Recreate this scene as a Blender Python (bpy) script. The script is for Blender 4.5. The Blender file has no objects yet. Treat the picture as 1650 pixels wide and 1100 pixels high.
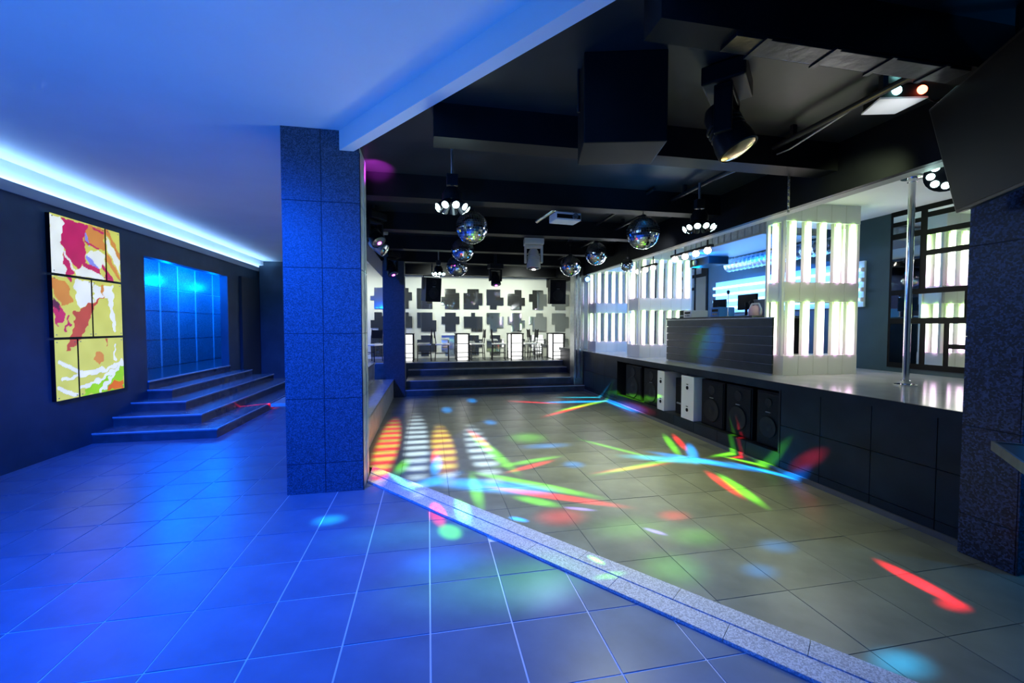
import bpy, bmesh, math, random
from mathutils import Vector, Matrix
random.seed(7)
PI = math.pi
SC = bpy.context.scene
COL = SC.collection

# ------------------------------------------------------------------ camera
cam_d = bpy.data.cameras.new('camera'); cam = bpy.data.objects.new('camera', cam_d); COL.objects.link(cam)
cam_d.sensor_width = 36.0; cam_d.lens = 36.0 * 680 / 1650; cam_d.clip_start = 0.05
YAW = math.atan(135 / 680.0)
cam.location = (0, 0, 1.55)
cam.rotation_euler = (PI / 2 - math.radians(2.1), 0, -YAW)
SC.camera = cam
# ------------------------------------------------------------------ world, exposure
W = bpy.data.worlds.new('world'); SC.world = W; W.use_nodes = True
W.node_tree.nodes['Background'].inputs[0].default_value = (0.002, 0.003, 0.006, 1)
W.node_tree.nodes['Background'].inputs[1].default_value = 1.0
SC.view_settings.view_transform = 'Standard'; SC.view_settings.look = 'None'
SC.view_settings.exposure = 0.0; SC.view_settings.gamma = 1.0
SC.view_settings.use_curve_mapping = False

# ------------------------------------------------------------------ club lighting, mostly unseen fill lamps with no fixture
def aim(o, tgt):
    d = Vector(tgt) - o.location
    o.rotation_euler = d.to_track_quat('-Z', 'Y').to_euler()
def spot(name, loc, tgt, col, W_, deg, blend=0.6, r=0.06):
    l = bpy.data.lights.new(name, 'SPOT'); l.color = col; l.energy = W_; l.spot_size = math.radians(deg)
    l.spot_blend = blend; l.shadow_soft_size = r
    o = bpy.data.objects.new(name, l); COL.objects.link(o); o.location = loc; aim(o, tgt); return o
def point(name, loc, col, W_, r=0.08):
    l = bpy.data.lights.new(name, 'POINT'); l.color = col; l.energy = W_; l.shadow_soft_size = r
    o = bpy.data.objects.new(name, l); COL.objects.link(o); o.location = loc; return o
BLUE = (0.0, 0.085, 1.0); AZURE = (0.01, 0.2, 1.0)
# blue wash of the lounge: added fill spots out of view, no fixtures
spot('blue_fill_a', (-2.3, 0.9, 3.2), (-1.9, 4.2, 0), BLUE, 1900, 92, 1.0)
spot('blue_fill_b', (-0.5, 0.2, 3.2), (-0.4, 2.1, 0), (0.0, 0.11, 1.0), 780, 100, 1.0)
spot('blue_upfill_a', (-3.7, 0.6, 0.15), (-2.4, 3.6, 3.3), AZURE, 320, 92, 1.0)  # upward fills added to brighten the ceiling
spot('blue_upfill_b', (-0.9, -0.6, 0.15), (-0.6, 2.2, 3.3), (0.03, 0.25, 1.0), 360, 84, 1.0)
spot('blue_fill_stairs', (-2.6, 1.6, 3.25), (-3.0, 7.6, 0.2), BLUE, 2600, 46, 1.0)  # added from out of view to brighten the steps
# unseen fills added to brighten dance floor, raised end and side hall
spot('floor_fill_a', (1.9, 4.05, 3.1), (1.6, 3.5, 0), (0.92, 1.0, 0.42), 420, 82, 1.0)
spot('floor_fill_b', (2.2, 5.7, 3.1), (2.1, 6.0, 0), (0.93, 1.0, 0.48), 260, 92, 1.0)
spot('end_fill_a', (0.3, 10.9, 2.9), (0.5, 12.8, 1.5), (0.92, 1.0, 0.86), 200, 140, 1.0)
spot('end_fill_b', (2.6, 10.9, 2.9), (2.6, 12.8, 1.5), (0.92, 1.0, 0.86), 200, 140, 1.0)
spot('end_fill_c', (-1.8, 11.4, 2.9), (-1.6, 12.8, 1.4), (0.95, 1.0, 0.8), 110, 140, 1.0)
point('side_hall_fill', (4.6, 1.1, 1.7), (0.0, 0.3, 1.0), 60)  # blue point added to brighten the side wall, no lamp there
# stage fills added to brighten the light columns; blue booth fill, blue corridor
spot('stage_fill', (3.3, 2.5, 2.9), (4.6, 4.35, 2.0), (0.85, 1.0, 0.5), 85, 70, 1.0)
spot('stage_fill_far', (3.3, 5.6, 2.9), (4.3, 7.4, 2.0), (0.9, 0.95, 0.95), 75, 70, 1.0)
spot('booth_blue', (4.5, 6.5, 2.75), (6.0, 6.6, 2.3), (0.0, 0.2, 1.0), 380, 110, 0.8)
point('booth_blue_far', (5.3, 7.7, 2.5), (0.0, 0.26, 1.0), 45)
point('corridor_a', (-4.95, 9.3, 2.6), (0.0, 0.14, 1.0), 200)
point('corridor_b', (-5.0, 11.2, 2.6), (0.0, 0.14, 1.0), 200)
point('corridor_c', (-5.0, 13.0, 2.6), (0.0, 0.14, 1.0), 120)
spot('ceiling_wash', (2.4, 3.0, 2.3), (2.5, 2.6, 3.2), (1.0, 0.85, 0.3), 9, 130, 1.0)
spot('ceiling_wash_blue', (2.4, 4.2, 2.5), (2.3, 4.2, 3.2), (0.01, 0.3, 1.0), 34, 130, 1.0)

# ------------------------------------------------------------------ materials
MATS = {}
def lin(c):
    return tuple(((v / 255.0) / 12.92 if v <= 10 else (((v / 255.0) + 0.055) / 1.055) ** 2.4) for v in c)
def mat(name, col, rough=0.5, metal=0.0, var=0.0, scale=8.0, bump=0.0, spec=None, coat=0.0):
    if name in MATS: return MATS[name]
    m = bpy.data.materials.new(name); m.use_nodes = True; MATS[name] = m
    nt = m.node_tree; b = nt.nodes['Principled BSDF']
    b.inputs['Base Color'].default_value = (*col, 1); b.inputs['Roughness'].default_value = rough
    b.inputs['Metallic'].default_value = metal
    if spec is not None: b.inputs['Specular IOR Level'].default_value = spec
    if coat: b.inputs['Coat Weight'].default_value = coat; b.inputs['Coat Roughness'].default_value = 0.08
    if var or bump:
        tc = nt.nodes.new('ShaderNodeTexCoord'); n = nt.nodes.new('ShaderNodeTexNoise')
        n.inputs['Scale'].default_value = scale; n.inputs['Detail'].default_value = 6
        nt.links.new(tc.outputs['Object'], n.inputs['Vector'])
        if var:
            r = nt.nodes.new('ShaderNodeValToRGB')
            r.color_ramp.elements[0].position = 0.3; r.color_ramp.elements[1].position = 0.72
            r.color_ramp.elements[0].color = (*[max(0, c * (1 - var)) for c in col], 1)
            r.color_ramp.elements[1].color = (*[min(1, c * (1 + var)) for c in col], 1)
            nt.links.new(n.outputs['Fac'], r.inputs['Fac']); nt.links.new(r.outputs['Color'], b.inputs['Base Color'])
        if bump:
            bp = nt.nodes.new('ShaderNodeBump'); bp.inputs['Strength'].default_value = bump; bp.inputs['Distance'].default_value = 0.01
            nt.links.new(n.outputs['Fac'], bp.inputs['Height']); nt.links.new(bp.outputs['Normal'], b.inputs['Normal'])
    return m
def emit(name, col, s):
    if name in MATS: return MATS[name]
    m = bpy.data.materials.new(name); m.use_nodes = True; MATS[name] = m
    b = m.node_tree.nodes['Principled BSDF']
    b.inputs['Base Color'].default_value = (*[min(1, c) for c in col], 1)
    b.inputs['Emission Color'].default_value = (*col, 1); b.inputs['Emission Strength'].default_value = s
    return m
def granite(name, dark, light, rough=0.35, scale=110.0, contrast=(0.42, 0.7)):
    m = bpy.data.materials.new(name); m.use_nodes = True; MATS[name] = m
    nt = m.node_tree; b = nt.nodes['Principled BSDF']; b.inputs['Roughness'].default_value = rough
    tc = nt.nodes.new('ShaderNodeTexCoord')
    v = nt.nodes.new('ShaderNodeTexVoronoi'); v.inputs['Scale'].default_value = scale
    nt.links.new(tc.outputs['Object'], v.inputs['Vector'])
    sx = nt.nodes.new('ShaderNodeSeparateColor'); nt.links.new(v.outputs['Color'], sx.inputs['Color'])
    r = nt.nodes.new('ShaderNodeValToRGB')
    r.color_ramp.elements[0].position, r.color_ramp.elements[1].position = contrast
    r.color_ramp.elements[0].color = (*dark, 1); r.color_ramp.elements[1].color = (*light, 1)
    nt.links.new(sx.outputs[0], r.inputs['Fac']); nt.links.new(r.outputs['Color'], b.inputs['Base Color'])
    bp = nt.nodes.new('ShaderNodeBump'); bp.inputs['Strength'].default_value = 0.4; bp.inputs['Distance'].default_value = 0.004
    nt.links.new(sx.outputs[1], bp.inputs['Height']); nt.links.new(bp.outputs['Normal'], b.inputs['Normal'])
    return m
def tube_mat(name, top, mid, bot, strength, z0, z1):
    """light of a tube that runs from one tint to the other along its length (object Z)"""
    m = bpy.data.materials.new(name); m.use_nodes = True; MATS[name] = m
    nt = m.node_tree; b = nt.nodes['Principled BSDF']
    tc = nt.nodes.new('ShaderNodeTexCoord'); s = nt.nodes.new('ShaderNodeSeparateXYZ'); mr = nt.nodes.new('ShaderNodeMapRange')
    mr.inputs['From Min'].default_value = z0; mr.inputs['From Max'].default_value = z1
    r = nt.nodes.new('ShaderNodeValToRGB')
    r.color_ramp.elements[0].color = (*bot, 1); r.color_ramp.elements[1].color = (*top, 1)
    e = r.color_ramp.elements.new(0.5); e.color = (*mid, 1)
    nt.links.new(tc.outputs['Object'], s.inputs[0]); nt.links.new(s.outputs[2], mr.inputs['Value'])
    nt.links.new(mr.outputs[0], r.inputs['Fac']); nt.links.new(r.outputs['Color'], b.inputs['Emission Color'])
    b.inputs['Emission Strength'].default_value = strength
    return m

floor_tile_m = mat('lounge_floor_stone', (0.12, 0.17, 0.25), 0.33, 0, 0.22, 3.0, 0.04)
grout_light = mat('pale_grout', (0.62, 0.64, 0.66), 0.7)
dance_tile_m = mat('dance_floor_stone', (0.21, 0.21, 0.155), 0.30, 0, 0.3, 2.6, 0.05)
grout_dark = mat('dark_grout', (0.1, 0.1, 0.08), 0.8)
kerb_m = granite('kerb_granite', (0.36, 0.36, 0.38), (0.68, 0.68, 0.71), 0.5, 170.0, (0.2, 0.8))
column_m = granite('column_mosaic_granite', (0.022, 0.034, 0.055), (0.085, 0.125, 0.19), 0.42, 130.0, (0.2, 1.0))
joint_m = mat('column_joint', (0.02, 0.02, 0.025), 0.6)
paint_white = mat('white_ceiling_paint', (0.78, 0.79, 0.8), 0.85, 0, 0.04, 1.2, 0.03)
wall_dark = mat('navy_wall_paint', (0.03, 0.065, 0.10), 0.55, 0, 0.25, 2.0, 0.06)
wall_cream = mat('cream_wall_paint', (0.72, 0.74, 0.66), 0.7, 0, 0.05, 1.5)
black_paint = mat('black_ceiling_paint', (0.02, 0.0215, 0.022), 0.4, 0, 0.3, 2.5, 0.05, spec=0.35)
beam_paint = mat('black_beam_paint', (0.005, 0.0055, 0.007), 0.5, 0, 0.25, 4.0, 0.04, spec=0.15)
step_m = mat('black_step_stone', (0.05, 0.056, 0.066), 0.17, 0, 0.3, 6.0, 0.02)
tread_m = mat('step_stone_lit', (0.12, 0.14, 0.17), 0.25, 0, 0.25, 6.0, 0.02)  # lighter copy of the step stone; light on the treads painted in
platform_m = mat('platform_gloss', (0.06, 0.066, 0.066), 0.33, 0, 0.3, 6.0, 0.02)
nosing_m = mat('step_nosing', (0.55, 0.56, 0.58), 0.35, 0.3)
stage_top_m = mat('stage_floor_gloss', (0.55, 0.56, 0.56), 0.16, 0, 0.1, 3.0, 0.02)
stage_tile_m = mat('stage_front_stone', (0.012, 0.022, 0.032), 0.42, 0, 0.3, 4.0, 0.03, spec=0.2)
chrome = mat('chrome', (0.78, 0.8, 0.8), 0.12, 1.0)
steel = mat('brushed_steel', (0.5, 0.51, 0.52), 0.32, 1.0, 0.15, 20.0)
mirror_m = mat('mirror_glass', (0.86, 0.88, 0.88), 0.03, 1.0)
wall_mirror = mat('wall_mirror', (0.8, 0.84, 0.84), 0.05, 0.96)
black_plastic = mat('black_plastic', (0.006, 0.006, 0.007), 0.45, spec=0.15)
black_metal = mat('black_metal', (0.025, 0.025, 0.028), 0.35, 0.6)
grille_m = mat('speaker_grille', (0.012, 0.012, 0.014), 0.6, 0.0, 0.5, 160.0, 0.4, spec=0.15)
cone_m = mat('speaker_cone', (0.018, 0.018, 0.02), 0.5, spec=0.2)
white_plastic = mat('white_plastic', (0.8, 0.8, 0.8), 0.4)
white_panel = mat('white_lacquer', (0.82, 0.83, 0.8), 0.35)
grey_metal = mat('grey_metal', (0.35, 0.36, 0.37), 0.4, 0.5)
lens_m = mat('lens_glass', (0.25, 0.27, 0.3), 0.06, 0.6)
wood_top = mat('counter_top', (0.5, 0.42, 0.38), 0.25, 0, 0.2, 9.0)
bench_m = mat('bench_slate', (0.52, 0.53, 0.57), 0.3, 0, 0.2, 9.0)
screen_m = mat('screen_glass', (0.003, 0.003, 0.004), 0.45, spec=0.05)
navy_panel = granite('corridor_mosaic', (0.09, 0.10, 0.12), (0.26, 0.28, 0.32), 0.3, 90.0, (0.2, 1.0))
frame_black = mat('black_frame', (0.005, 0.0055, 0.006), 0.5, spec=0.1)
brass_m = mat('warm_reflector', (0.75, 0.6, 0.35), 0.2, 1.0)
booth_m = mat('booth_panel', (0.045, 0.055, 0.06), 0.28, 0.3, 0.15, 10.0)
blue_wall_m = mat('blue_wall_paint', (0.06, 0.16, 0.3), 0.6)
cream_plastic = mat('cream_plastic', (0.6, 0.55, 0.45), 0.4)

# ------------------------------------------------------------------ mesh helpers
class MB:
    def __init__(s): s.bm = bmesh.new()
    def box(s, x0, x1, y0, y1, z0, z1, bev=0.0, M=None):
        vs = [s.bm.verts.new((x, y, z)) for x in (x0, x1) for y in (y0, y1) for z in (z0, z1)]
        fs = [s.bm.faces.new([vs[i] for i in f]) for f in
              ((0, 1, 3, 2), (4, 6, 7, 5), (0, 4, 5, 1), (2, 3, 7, 6), (0, 2, 6, 4), (1, 5, 7, 3))]
        if bev:
            es = list({e for f in fs for e in f.edges})
            r = bmesh.ops.bevel(s.bm, geom=es, offset=bev, segments=2, affect='EDGES', profile=0.6)
            vs = list({v for f in r['faces'] for v in f.verts} | {v for v in vs if v.is_valid})
        if M is not None:
            bmesh.ops.transform(s.bm, matrix=M, verts=[v for v in vs if v.is_valid])
        return s
    def tube(s, a, b, r, n=12, r2=None, cap=True):
        a, b = Vector(a), Vector(b); r2 = r if r2 is None else r2
        d = (b - a).normalized(); q = d.to_track_quat('Z', 'Y')
        R = []
        for p, rr in ((a, r), (b, r2)):
            R.append([s.bm.verts.new(p + q @ Vector((rr * math.cos(2 * PI * i / n), rr * math.sin(2 * PI * i / n), 0))) for i in range(n)])
        for i in range(n):
            s.bm.faces.new((R[0][i], R[0][(i + 1) % n], R[1][(i + 1) % n], R[1][i]))
        if cap: s.bm.faces.new(R[0][::-1]); s.bm.faces.new(R[1])
        return s
    def path(s, pts, r, n=8):
        for a, b in zip(pts[:-1], pts[1:]): s.tube(a, b, r, n)
        return s
    def lathe(s, prof, n=24, a=(0, 0, 0), d=(0, 0, 1)):
        a = Vector(a); q = Vector(d).normalized().to_track_quat('Z', 'Y'); rings = []
        for r, z in prof:
            if r < 1e-5: rings.append([s.bm.verts.new(a + q @ Vector((0, 0, z)))])
            else: rings.append([s.bm.verts.new(a + q @ Vector((r * math.cos(2 * PI * i / n), r * math.sin(2 * PI * i / n), z))) for i in range(n)])
        for A, B in zip(rings[:-1], rings[1:]):
            for i in range(n):
                j = (i + 1) % n
                if len(A) == 1 and len(B) == 1: continue
                if len(A) == 1: s.bm.faces.new((A[0], B[i], B[j]))
                elif len(B) == 1: s.bm.faces.new((A[i], A[j], B[0]))
                else: s.bm.faces.new((A[i], A[j], B[j], B[i]))
        return s
    def prism(s, poly, z0, z1, plane='xy', off=None):
        """polygon in a plane, extruded from z0 to z1 along the third axis"""
        def P(u, v, w): return {'xy': (u, v, w), 'xz': (u, w, v), 'yz': (w, u, v)}[plane]
        A = [s.bm.verts.new(P(u, v, z0)) for u, v in poly]; B = [s.bm.verts.new(P(u, v, z1)) for u, v in poly]
        n = len(poly)
        s.bm.faces.new(A[::-1]); s.bm.faces.new(B)
        for i in range(n): s.bm.faces.new((A[i], A[(i + 1) % n], B[(i + 1) % n], B[i]))
        return s
    def mesh(s, name, smooth=False):
        bmesh.ops.recalc_face_normals(s.bm, faces=s.bm.faces[:])
        me = bpy.data.meshes.new(name); s.bm.to_mesh(me); s.bm.free()
        if smooth:
            for p in me.polygons: p.use_smooth = True
            me.set_sharp_from_angle(angle=math.radians(35))
        return me
    def build(s, name, m, parent=None, smooth=False, loc=None):
        return link(name, s.mesh(name, smooth), m, parent, loc)
def link(name, me, m, parent=None, loc=None):
    if m is not None and len(me.materials) == 0: me.materials.append(m)
    o = bpy.data.objects.new(name, me); COL.objects.link(o)
    if parent is not None: o.parent = parent
    if loc is not None: o.location = loc
    return o
def box(name, m, x0, x1, y0, y1, z0, z1, parent=None, bev=0.0):
    return MB().box(x0, x1, y0, y1, z0, z1, bev).build(name, m, parent)
def tag(o, label, cat, group=None):
    o['label'] = label; o['category'] = cat
    if group: o['group'] = group
    return o
def struct(o): o['kind'] = 'structure'; return o
def thing(name, label, cat, loc=(0, 0, 0), rot=(0, 0, 0), group=None):
    o = bpy.data.objects.new(name, None); COL.objects.link(o); o.empty_display_size = 0.1
    o.location = loc; o.rotation_euler = rot
    return tag(o, label, cat, group)
def children(o): return [c for c in bpy.data.objects if c.parent == o]
def dup(o, loc, rot=None, label=None, scale=None, parent=None):
    c = o.copy(); COL.objects.link(c); c.parent = parent
    if loc is not None: c.location = loc
    if rot is not None: c.rotation_euler = rot
    if scale is not None: c.scale = (scale,) * 3
    if label: c['label'] = label
    for ch in children(o): dup(ch, None, parent=c)
    return c
def clip(poly, n, c):
    """keep the side n.p <= c"""
    out = []
    for i in range(len(poly)):
        a, b = poly[i], poly[(i + 1) % len(poly)]
        da = n[0] * a[0] + n[1] * a[1] - c; db = n[0] * b[0] + n[1] * b[1] - c
        if da <= 0: out.append(a)
        if (da < 0 < db) or (db < 0 < da):
            t = da / (da - db); out.append((a[0] + t * (b[0] - a[0]), a[1] + t * (b[1] - a[1])))
    return out
def area(p): return abs(sum(p[i][0] * p[(i + 1) % len(p)][1] - p[(i + 1) % len(p)][0] * p[i][1] for i in range(len(p)))) / 2

# ================================================================== SETTING
KN = (0.787, 0.617); K0 = 2.203; K1 = 2.465          # kerb: outer and inner edge lines  KN.p = K
# ---- floors -------------------------------------------------------
def tiled_floor(name, label, grout, tile_m, regions, pitch, ox, oy, gap, cuts=()):
    """regions: list of (x0, x1, y0, y1, [clips]); one tile grid runs through all of them"""
    base = MB()
    for x0, x1, y0, y1, clips in regions:
        poly = [(x0, y0), (x1, y0), (x1, y1), (x0, y1)]
        for n, c in clips: poly = clip(poly, n, c)
        base.prism(poly, -0.08, -0.004)
    root = struct(base.build(name, grout)); root['label'] = label
    g = gap / 2; cells = []
    full = MB().box(g, pitch - g, g, pitch - g, -0.012, 0.0, 0.0).mesh('tile'); full.materials.append(tile_m)
    for x0, x1, y0, y1, clips in regions:
        for i in range(math.floor((x0 - ox) / pitch), math.ceil((x1 - ox) / pitch)):
            for j in range(math.floor((y0 - oy) / pitch), math.ceil((y1 - oy) / pitch)):
                a, b = ox + i * pitch, oy + j * pitch
                q0 = [(a + g, b + g), (a + pitch - g, b + g), (a + pitch - g, b + pitch - g), (a + g, b + pitch - g)]; q = q0
                for n, c in list(clips) + [((-1, 0), -x0), ((1, 0), x1), ((0, -1), -y0), ((0, 1), y1)]:
                    q = clip(q, n, c) if q else q
                if len(q) < 3 or area(q) < 0.003: continue
                if any(c[0] <= a + 0.02 and a + pitch <= c[1] + 0.02 and c[2] <= b + 0.02 and b + pitch <= c[3] + 0.02 for c in cuts): continue
                cells.append((math.hypot(a + .2, b + .2), a, b, q, abs(area(q) - area(q0)) < 1e-6))
    cells.sort(key=lambda c: c[0])
    rest = MB(); k = 0
    for d, a, b, q, whole in cells:
        seen = b > 0.9 and (a + b * 1.2 > -2.2)
        if k < 295 and seen:
            k += 1
            if whole: link('tile', full, None, root, (a, b, random.uniform(-0.0012, 0.0008)))
            else: MB().prism(q, -0.012, 0.0).build('tile', tile_m, root)
        else: rest.prism(q, -0.012, 0.0)
    r = rest.build('tile_field', tile_m, root); r['kind'] = 'stuff'
    return root
tiled_floor('floor', 'dark stone tile floor with pale grout lines', grout_light, floor_tile_m,
            [(-4.4, -1.26, -3.0, 12.85, []), (-1.26, 5.2, -3.0, 4.4, [(KN, K0)])], 0.42, 0.0, 2.115 - 0.42 * 14, 0.009, cuts=[(-4.35, -2.87, 6.5, 12.8), (-1.2, -0.62, 4.2, 4.5)])
tiled_floor('dance_floor', 'olive grey stone dance floor with dark joints', grout_dark, dance_tile_m,
            [(-1.12, 3.68, -3.0, 9.6, [((-KN[0], -KN[1]), -K1)]), (3.68, 5.2, -3.0, 1.98, [((-KN[0], -KN[1]), -K1)])], 0.47, 1.59, 3.94 - 0.47 * 8, 0.0045)
# ---- granite kerb strips ------------------------------------------
kerb = thing('granite_kerb', 'low speckled granite kerb between blue tiles and dance floor', 'kerb'); del kerb['category']; kerb['kind'] = 'structure'
kd = (0.617, -0.787)
def kpt(s, c): return (KN[0] * c + kd[0] * s, KN[1] * c + kd[1] * s)
for ca, cb, zt, off in ((K0, K0 + 0.133, 0.018, 0.0), (K0 + 0.135, K1, 0.024, 0.33)):
    cuts = [-4.25] + [x for x in [(-4.25 + off + 0.62 * k) for k in range(0 if off else 1, 15)]] + [4.9]
    for a, b in zip(cuts[:-1], cuts[1:]):
        q = clip([kpt(a + .0015, ca), kpt(b - .0015, ca), kpt(b - .0015, cb), kpt(a + .0015, cb)], (-1, 0), .602)
        if len(q) > 2: MB().prism(q, -0.05, zt).build('kerb_slab', kerb_m, kerb)
# ---- walls ----------------------------------------------------------
def wall(name, m, *b): return struct(box(name, m, *b))
wl = wall('wall_left', wall_dark, -4.5, -4.35, -3.0, 7.63, 0, 2.97)
wall('wall_left', wall_dark, -4.5, -4.35, 10.42, 12.8, 0, 2.97)
wall('wall_left', wall_dark, -4.5, -4.35, 7.63, 10.42, 2.65, 2.97)
wall('wall_left', wall_dark, -4.5, -4.35, 7.63, 10.42, 0, 0.62)
struct(box('trim_1', paint_white, -4.6, -4.44, -3.0, 12.8, 3.06, 3.34))                 # white band under the ceiling
struct(box('trim_2', mat('ledge_paint', (0.3, 0.33, 0.36), 0.6), -4.5, -4.33, -3.0, 12.8, 2.97, 3.06)); struct(box('trim_4', MATS['ledge_paint'], -4.345, -4.33, -3.0, 12.8, 3.06, 3.085))    # ledge that hides the strip light
cove = thing('cove_light', 'long blue-white strip light on the ledge along the painted wall', 'strip light')
box('light_strip', emit('cove_led', (0.30, 0.58, 1.0), 34.0), -4.40, -4.37, -1.0, 12.7, 3.0605, 3.07, cove)
wall('wall_far_left', wall_dark, -4.6, -3.0, 12.8, 12.95, 0, 3.35)
wb = wall('wall_back', wall_cream, -3.0, 6.6, 12.8, 12.95, 0, 3.35)
wall('wall_rear', wall_dark, -4.6, 5.4, -3.15, -3.0, 0, 3.35)
wall('wall_right', wall_dark, 5.2, 5.35, -3.0, 2.0, 0, 3.35)
wall('wall_stage_side', mat('teal_wall_paint', (0.15, 0.22, 0.28), 0.6), 3.8, 6.6, 1.98, 2.12, 0, 3.35)
wall('wall_stage_back', mat('stage_wall_paint', (0.025, 0.06, 0.075), 0.55, 0, 0.15, 3.0), 6.0, 6.15, 2.12, 12.8, 0, 3.35)
# ---- ceilings -----------------------------------------------------------
# white lounge ceiling, dark club ceiling, diagonal fascia between them
FN = (0.806, 0.592); FC = 0.806 * -0.795 + 0.592 * 4.156   # fascia line
pw = clip([(-4.6, -3.1), (5.4, -3.1), (5.4, 4.3), (-4.6, 4.3)], FN, FC)
struct(MB().prism(pw, 3.33, 3.42).build('ceiling', paint_white))
struct(box('ceiling', paint_white, -4.6, -1.0, 4.3, 12.9, 3.33, 3.42))
fd = (0.592, -0.806)
def fpt(s, c): return (FN[0] * c + fd[0] * s, FN[1] * c + fd[1] * s)
struct(MB().prism([fpt(-3.86, FC), fpt(6.5, FC), fpt(6.5, FC + 0.1), fpt(-3.86, FC + 0.1)], 3.15, 3.42).build('ceiling_fascia', paint_white))
pd = clip([(-0.98, -3.1), (5.4, -3.1), (5.4, 12.9), (-0.98, 12.9)], (-FN[0], -FN[1]), -(FC + 0.1))
struct(MB().prism(pd, 3.2, 3.3).build('ceiling_dark', black_paint))
struct(box('ceiling_beam_side', beam_paint, -1.28, -0.98, 4.5, 12.8, 2.95, 3.34))
for y, d, x0 in ((1.80, 0.16, 1.05), (3.22, 0.2, 0.05), (4.78, 0.2, -0.98), (6.38, 0.2, -0.98), (7.95, 0.2, -0.98), (9.5, 0.2, -0.98), (11.75, 0.25, -0.98)):
    struct(box('ceiling_beam', beam_paint, x0, 3.66, y, y + d, 2.95, 3.22))
# bulkhead over the stage edge, stage ceiling
struct(box('stage_bulkhead', beam_paint, 3.64, 3.7, 1.0, 12.8, 2.75, 3.22))
struct(box('trim_3', mat('bulkhead_edge', (0.4, 0.42, 0.36), 0.6), 3.7, 3.82, 2.1, 12.8, 2.75, 3.22))
struct(box('ceiling_stage', paint_white, 3.82, 6.1, 2.1, 12.9, 3.03, 3.12))
# ---- big clad column ------------------------------------------------------
def clad_column(label, x0, x1, y0, y1, z1, rows, nx, m, trim=True):
    c = struct(box('column', joint_m, x0 + .006, x1 - .006, y0 + .006, y1 - .006, 0, z1)); c['label'] = label
    w = (x1 - x0) / nx
    for a, b in zip(rows[:-1], rows[1:]):
        for i in range(nx):
            box('tile', m, x0 + i * w + .003, x0 + (i + 1) * w - .003, y0, y0 + .01, a + .003, b - .003, c)
            box('tile', m, x0 + i * w + .003, x0 + (i + 1) * w - .003, y1 - .01, y1, a + .003, b - .003, c)
        for xa in (x0, x1 - .01):
            box('tile', m if xa == x0 else side_m, xa, xa + .01, y0 + .012, y1 - .012, a + .003, b - .003, c)
    return c
side_m = mat('column_side_steel', (0.55, 0.62, 0.64), 0.35, 0.25, 0.25, 14.0, 0.05)
col_a = clad_column('tall clad column of speckled granite tiles beside the kerb', -1.28, -0.61, 4.14, 4.55, 3.33, [0, .28, .88, 1.48, 2.08, 2.68, 3.33], 2, column_m)
box('edge_strip', chrome, -0.612, -0.604, 4.36, 4.375, 0.02, 3.12, col_a)
box('edge_strip', black_metal, -0.612, -0.606, 4.14, 4.16, 0.0, 3.14, col_a)
side_keep = side_m; side_m = column_m
col_b = clad_column('dark clad column at the far end of the bench', -0.95, -0.5, 9.42, 9.85, 2.95, [0, .28, .88, 1.48, 2.08, 2.68, 2.95], 1, mat('column_dark_tile', (0.035, 0.045, 0.06), 0.35, 0, 0.3, 30.0))
flecked_m = granite('flecked_granite', (0.006, 0.009, 0.02), (0.06, 0.10, 0.22), 0.4, 90.0, (0.35, 1.0)); side_m = flecked_m
col_c = clad_column('speckled clad column at the near end of the stage', 3.56, 3.98, 1.9, 2.2, 3.2, [0, .28, .88, 1.48, 2.08, 2.68, 3.2], 1, flecked_m)
col_d = struct(MB().box(3.42, 3.66, 9.6, 9.9, 0.0, 2.95, 0.01).build('column_mirror', steel))
for xa in (3.46, 3.55): box('edge_strip', chrome, xa, xa + 0.03, 9.588, 9.6, 0.3, 2.95, col_d)
# dark piers at the end of the lounge
pr = struct(box('pier', wall_dark, -4.3, -3.55, 12.1, 12.6, 0, 3.12))
box('edge_strip', steel, -3.6, -3.5, 12.06, 12.12, 0, 3.1, pr)
cur = struct(box('door_1', mat('dark_door', (0.03, 0.04, 0.05), 0.4), -4.35, -4.29, 11.0, 12.05, 0.0, 2.72))
# ---- lounge steps ----------------------------------------------------------------
st = thing('staircase', 'black stone corner steps with pale nosings up to blue doorway', 'stairs'); del st['category']; st['kind'] = 'structure'
for k, (xr, yf) in enumerate(((-2.87, 6.47), (-3.235, 6.85), (-3.62, 7.23), (-4.0, 7.61))):
    z0, z1 = 0.136 * k, 0.136 * (k + 1)
    box('riser', step_m, -4.35, xr - .012, yf + .012, 11.4 - 0.22 * k, z0, z1 - 0.03, st)
    t = MB().box(-4.35, xr, yf, 11.4 - 0.22 * k, z1 - 0.03, z1, 0.003).build('tread', tread_m, st)
    nb = MB(); nb.box(-4.35, xr + .003, yf - .003, yf + .012, z1 - 0.012, z1 + .002); nb.box(xr - .012, xr + .003, yf + .012, 11.4 - .22 * k, z1 - .012, z1 + .002)
    nb.build('nosing', nosing_m, t)
box('riser', step_m, -4.352, -4.33, 7.63, 10.42, 0.544, 0.66, st)
box('nosing', nosing_m, -4.36, -4.325, 7.63, 10.42, 0.66, 0.682, st)
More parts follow.
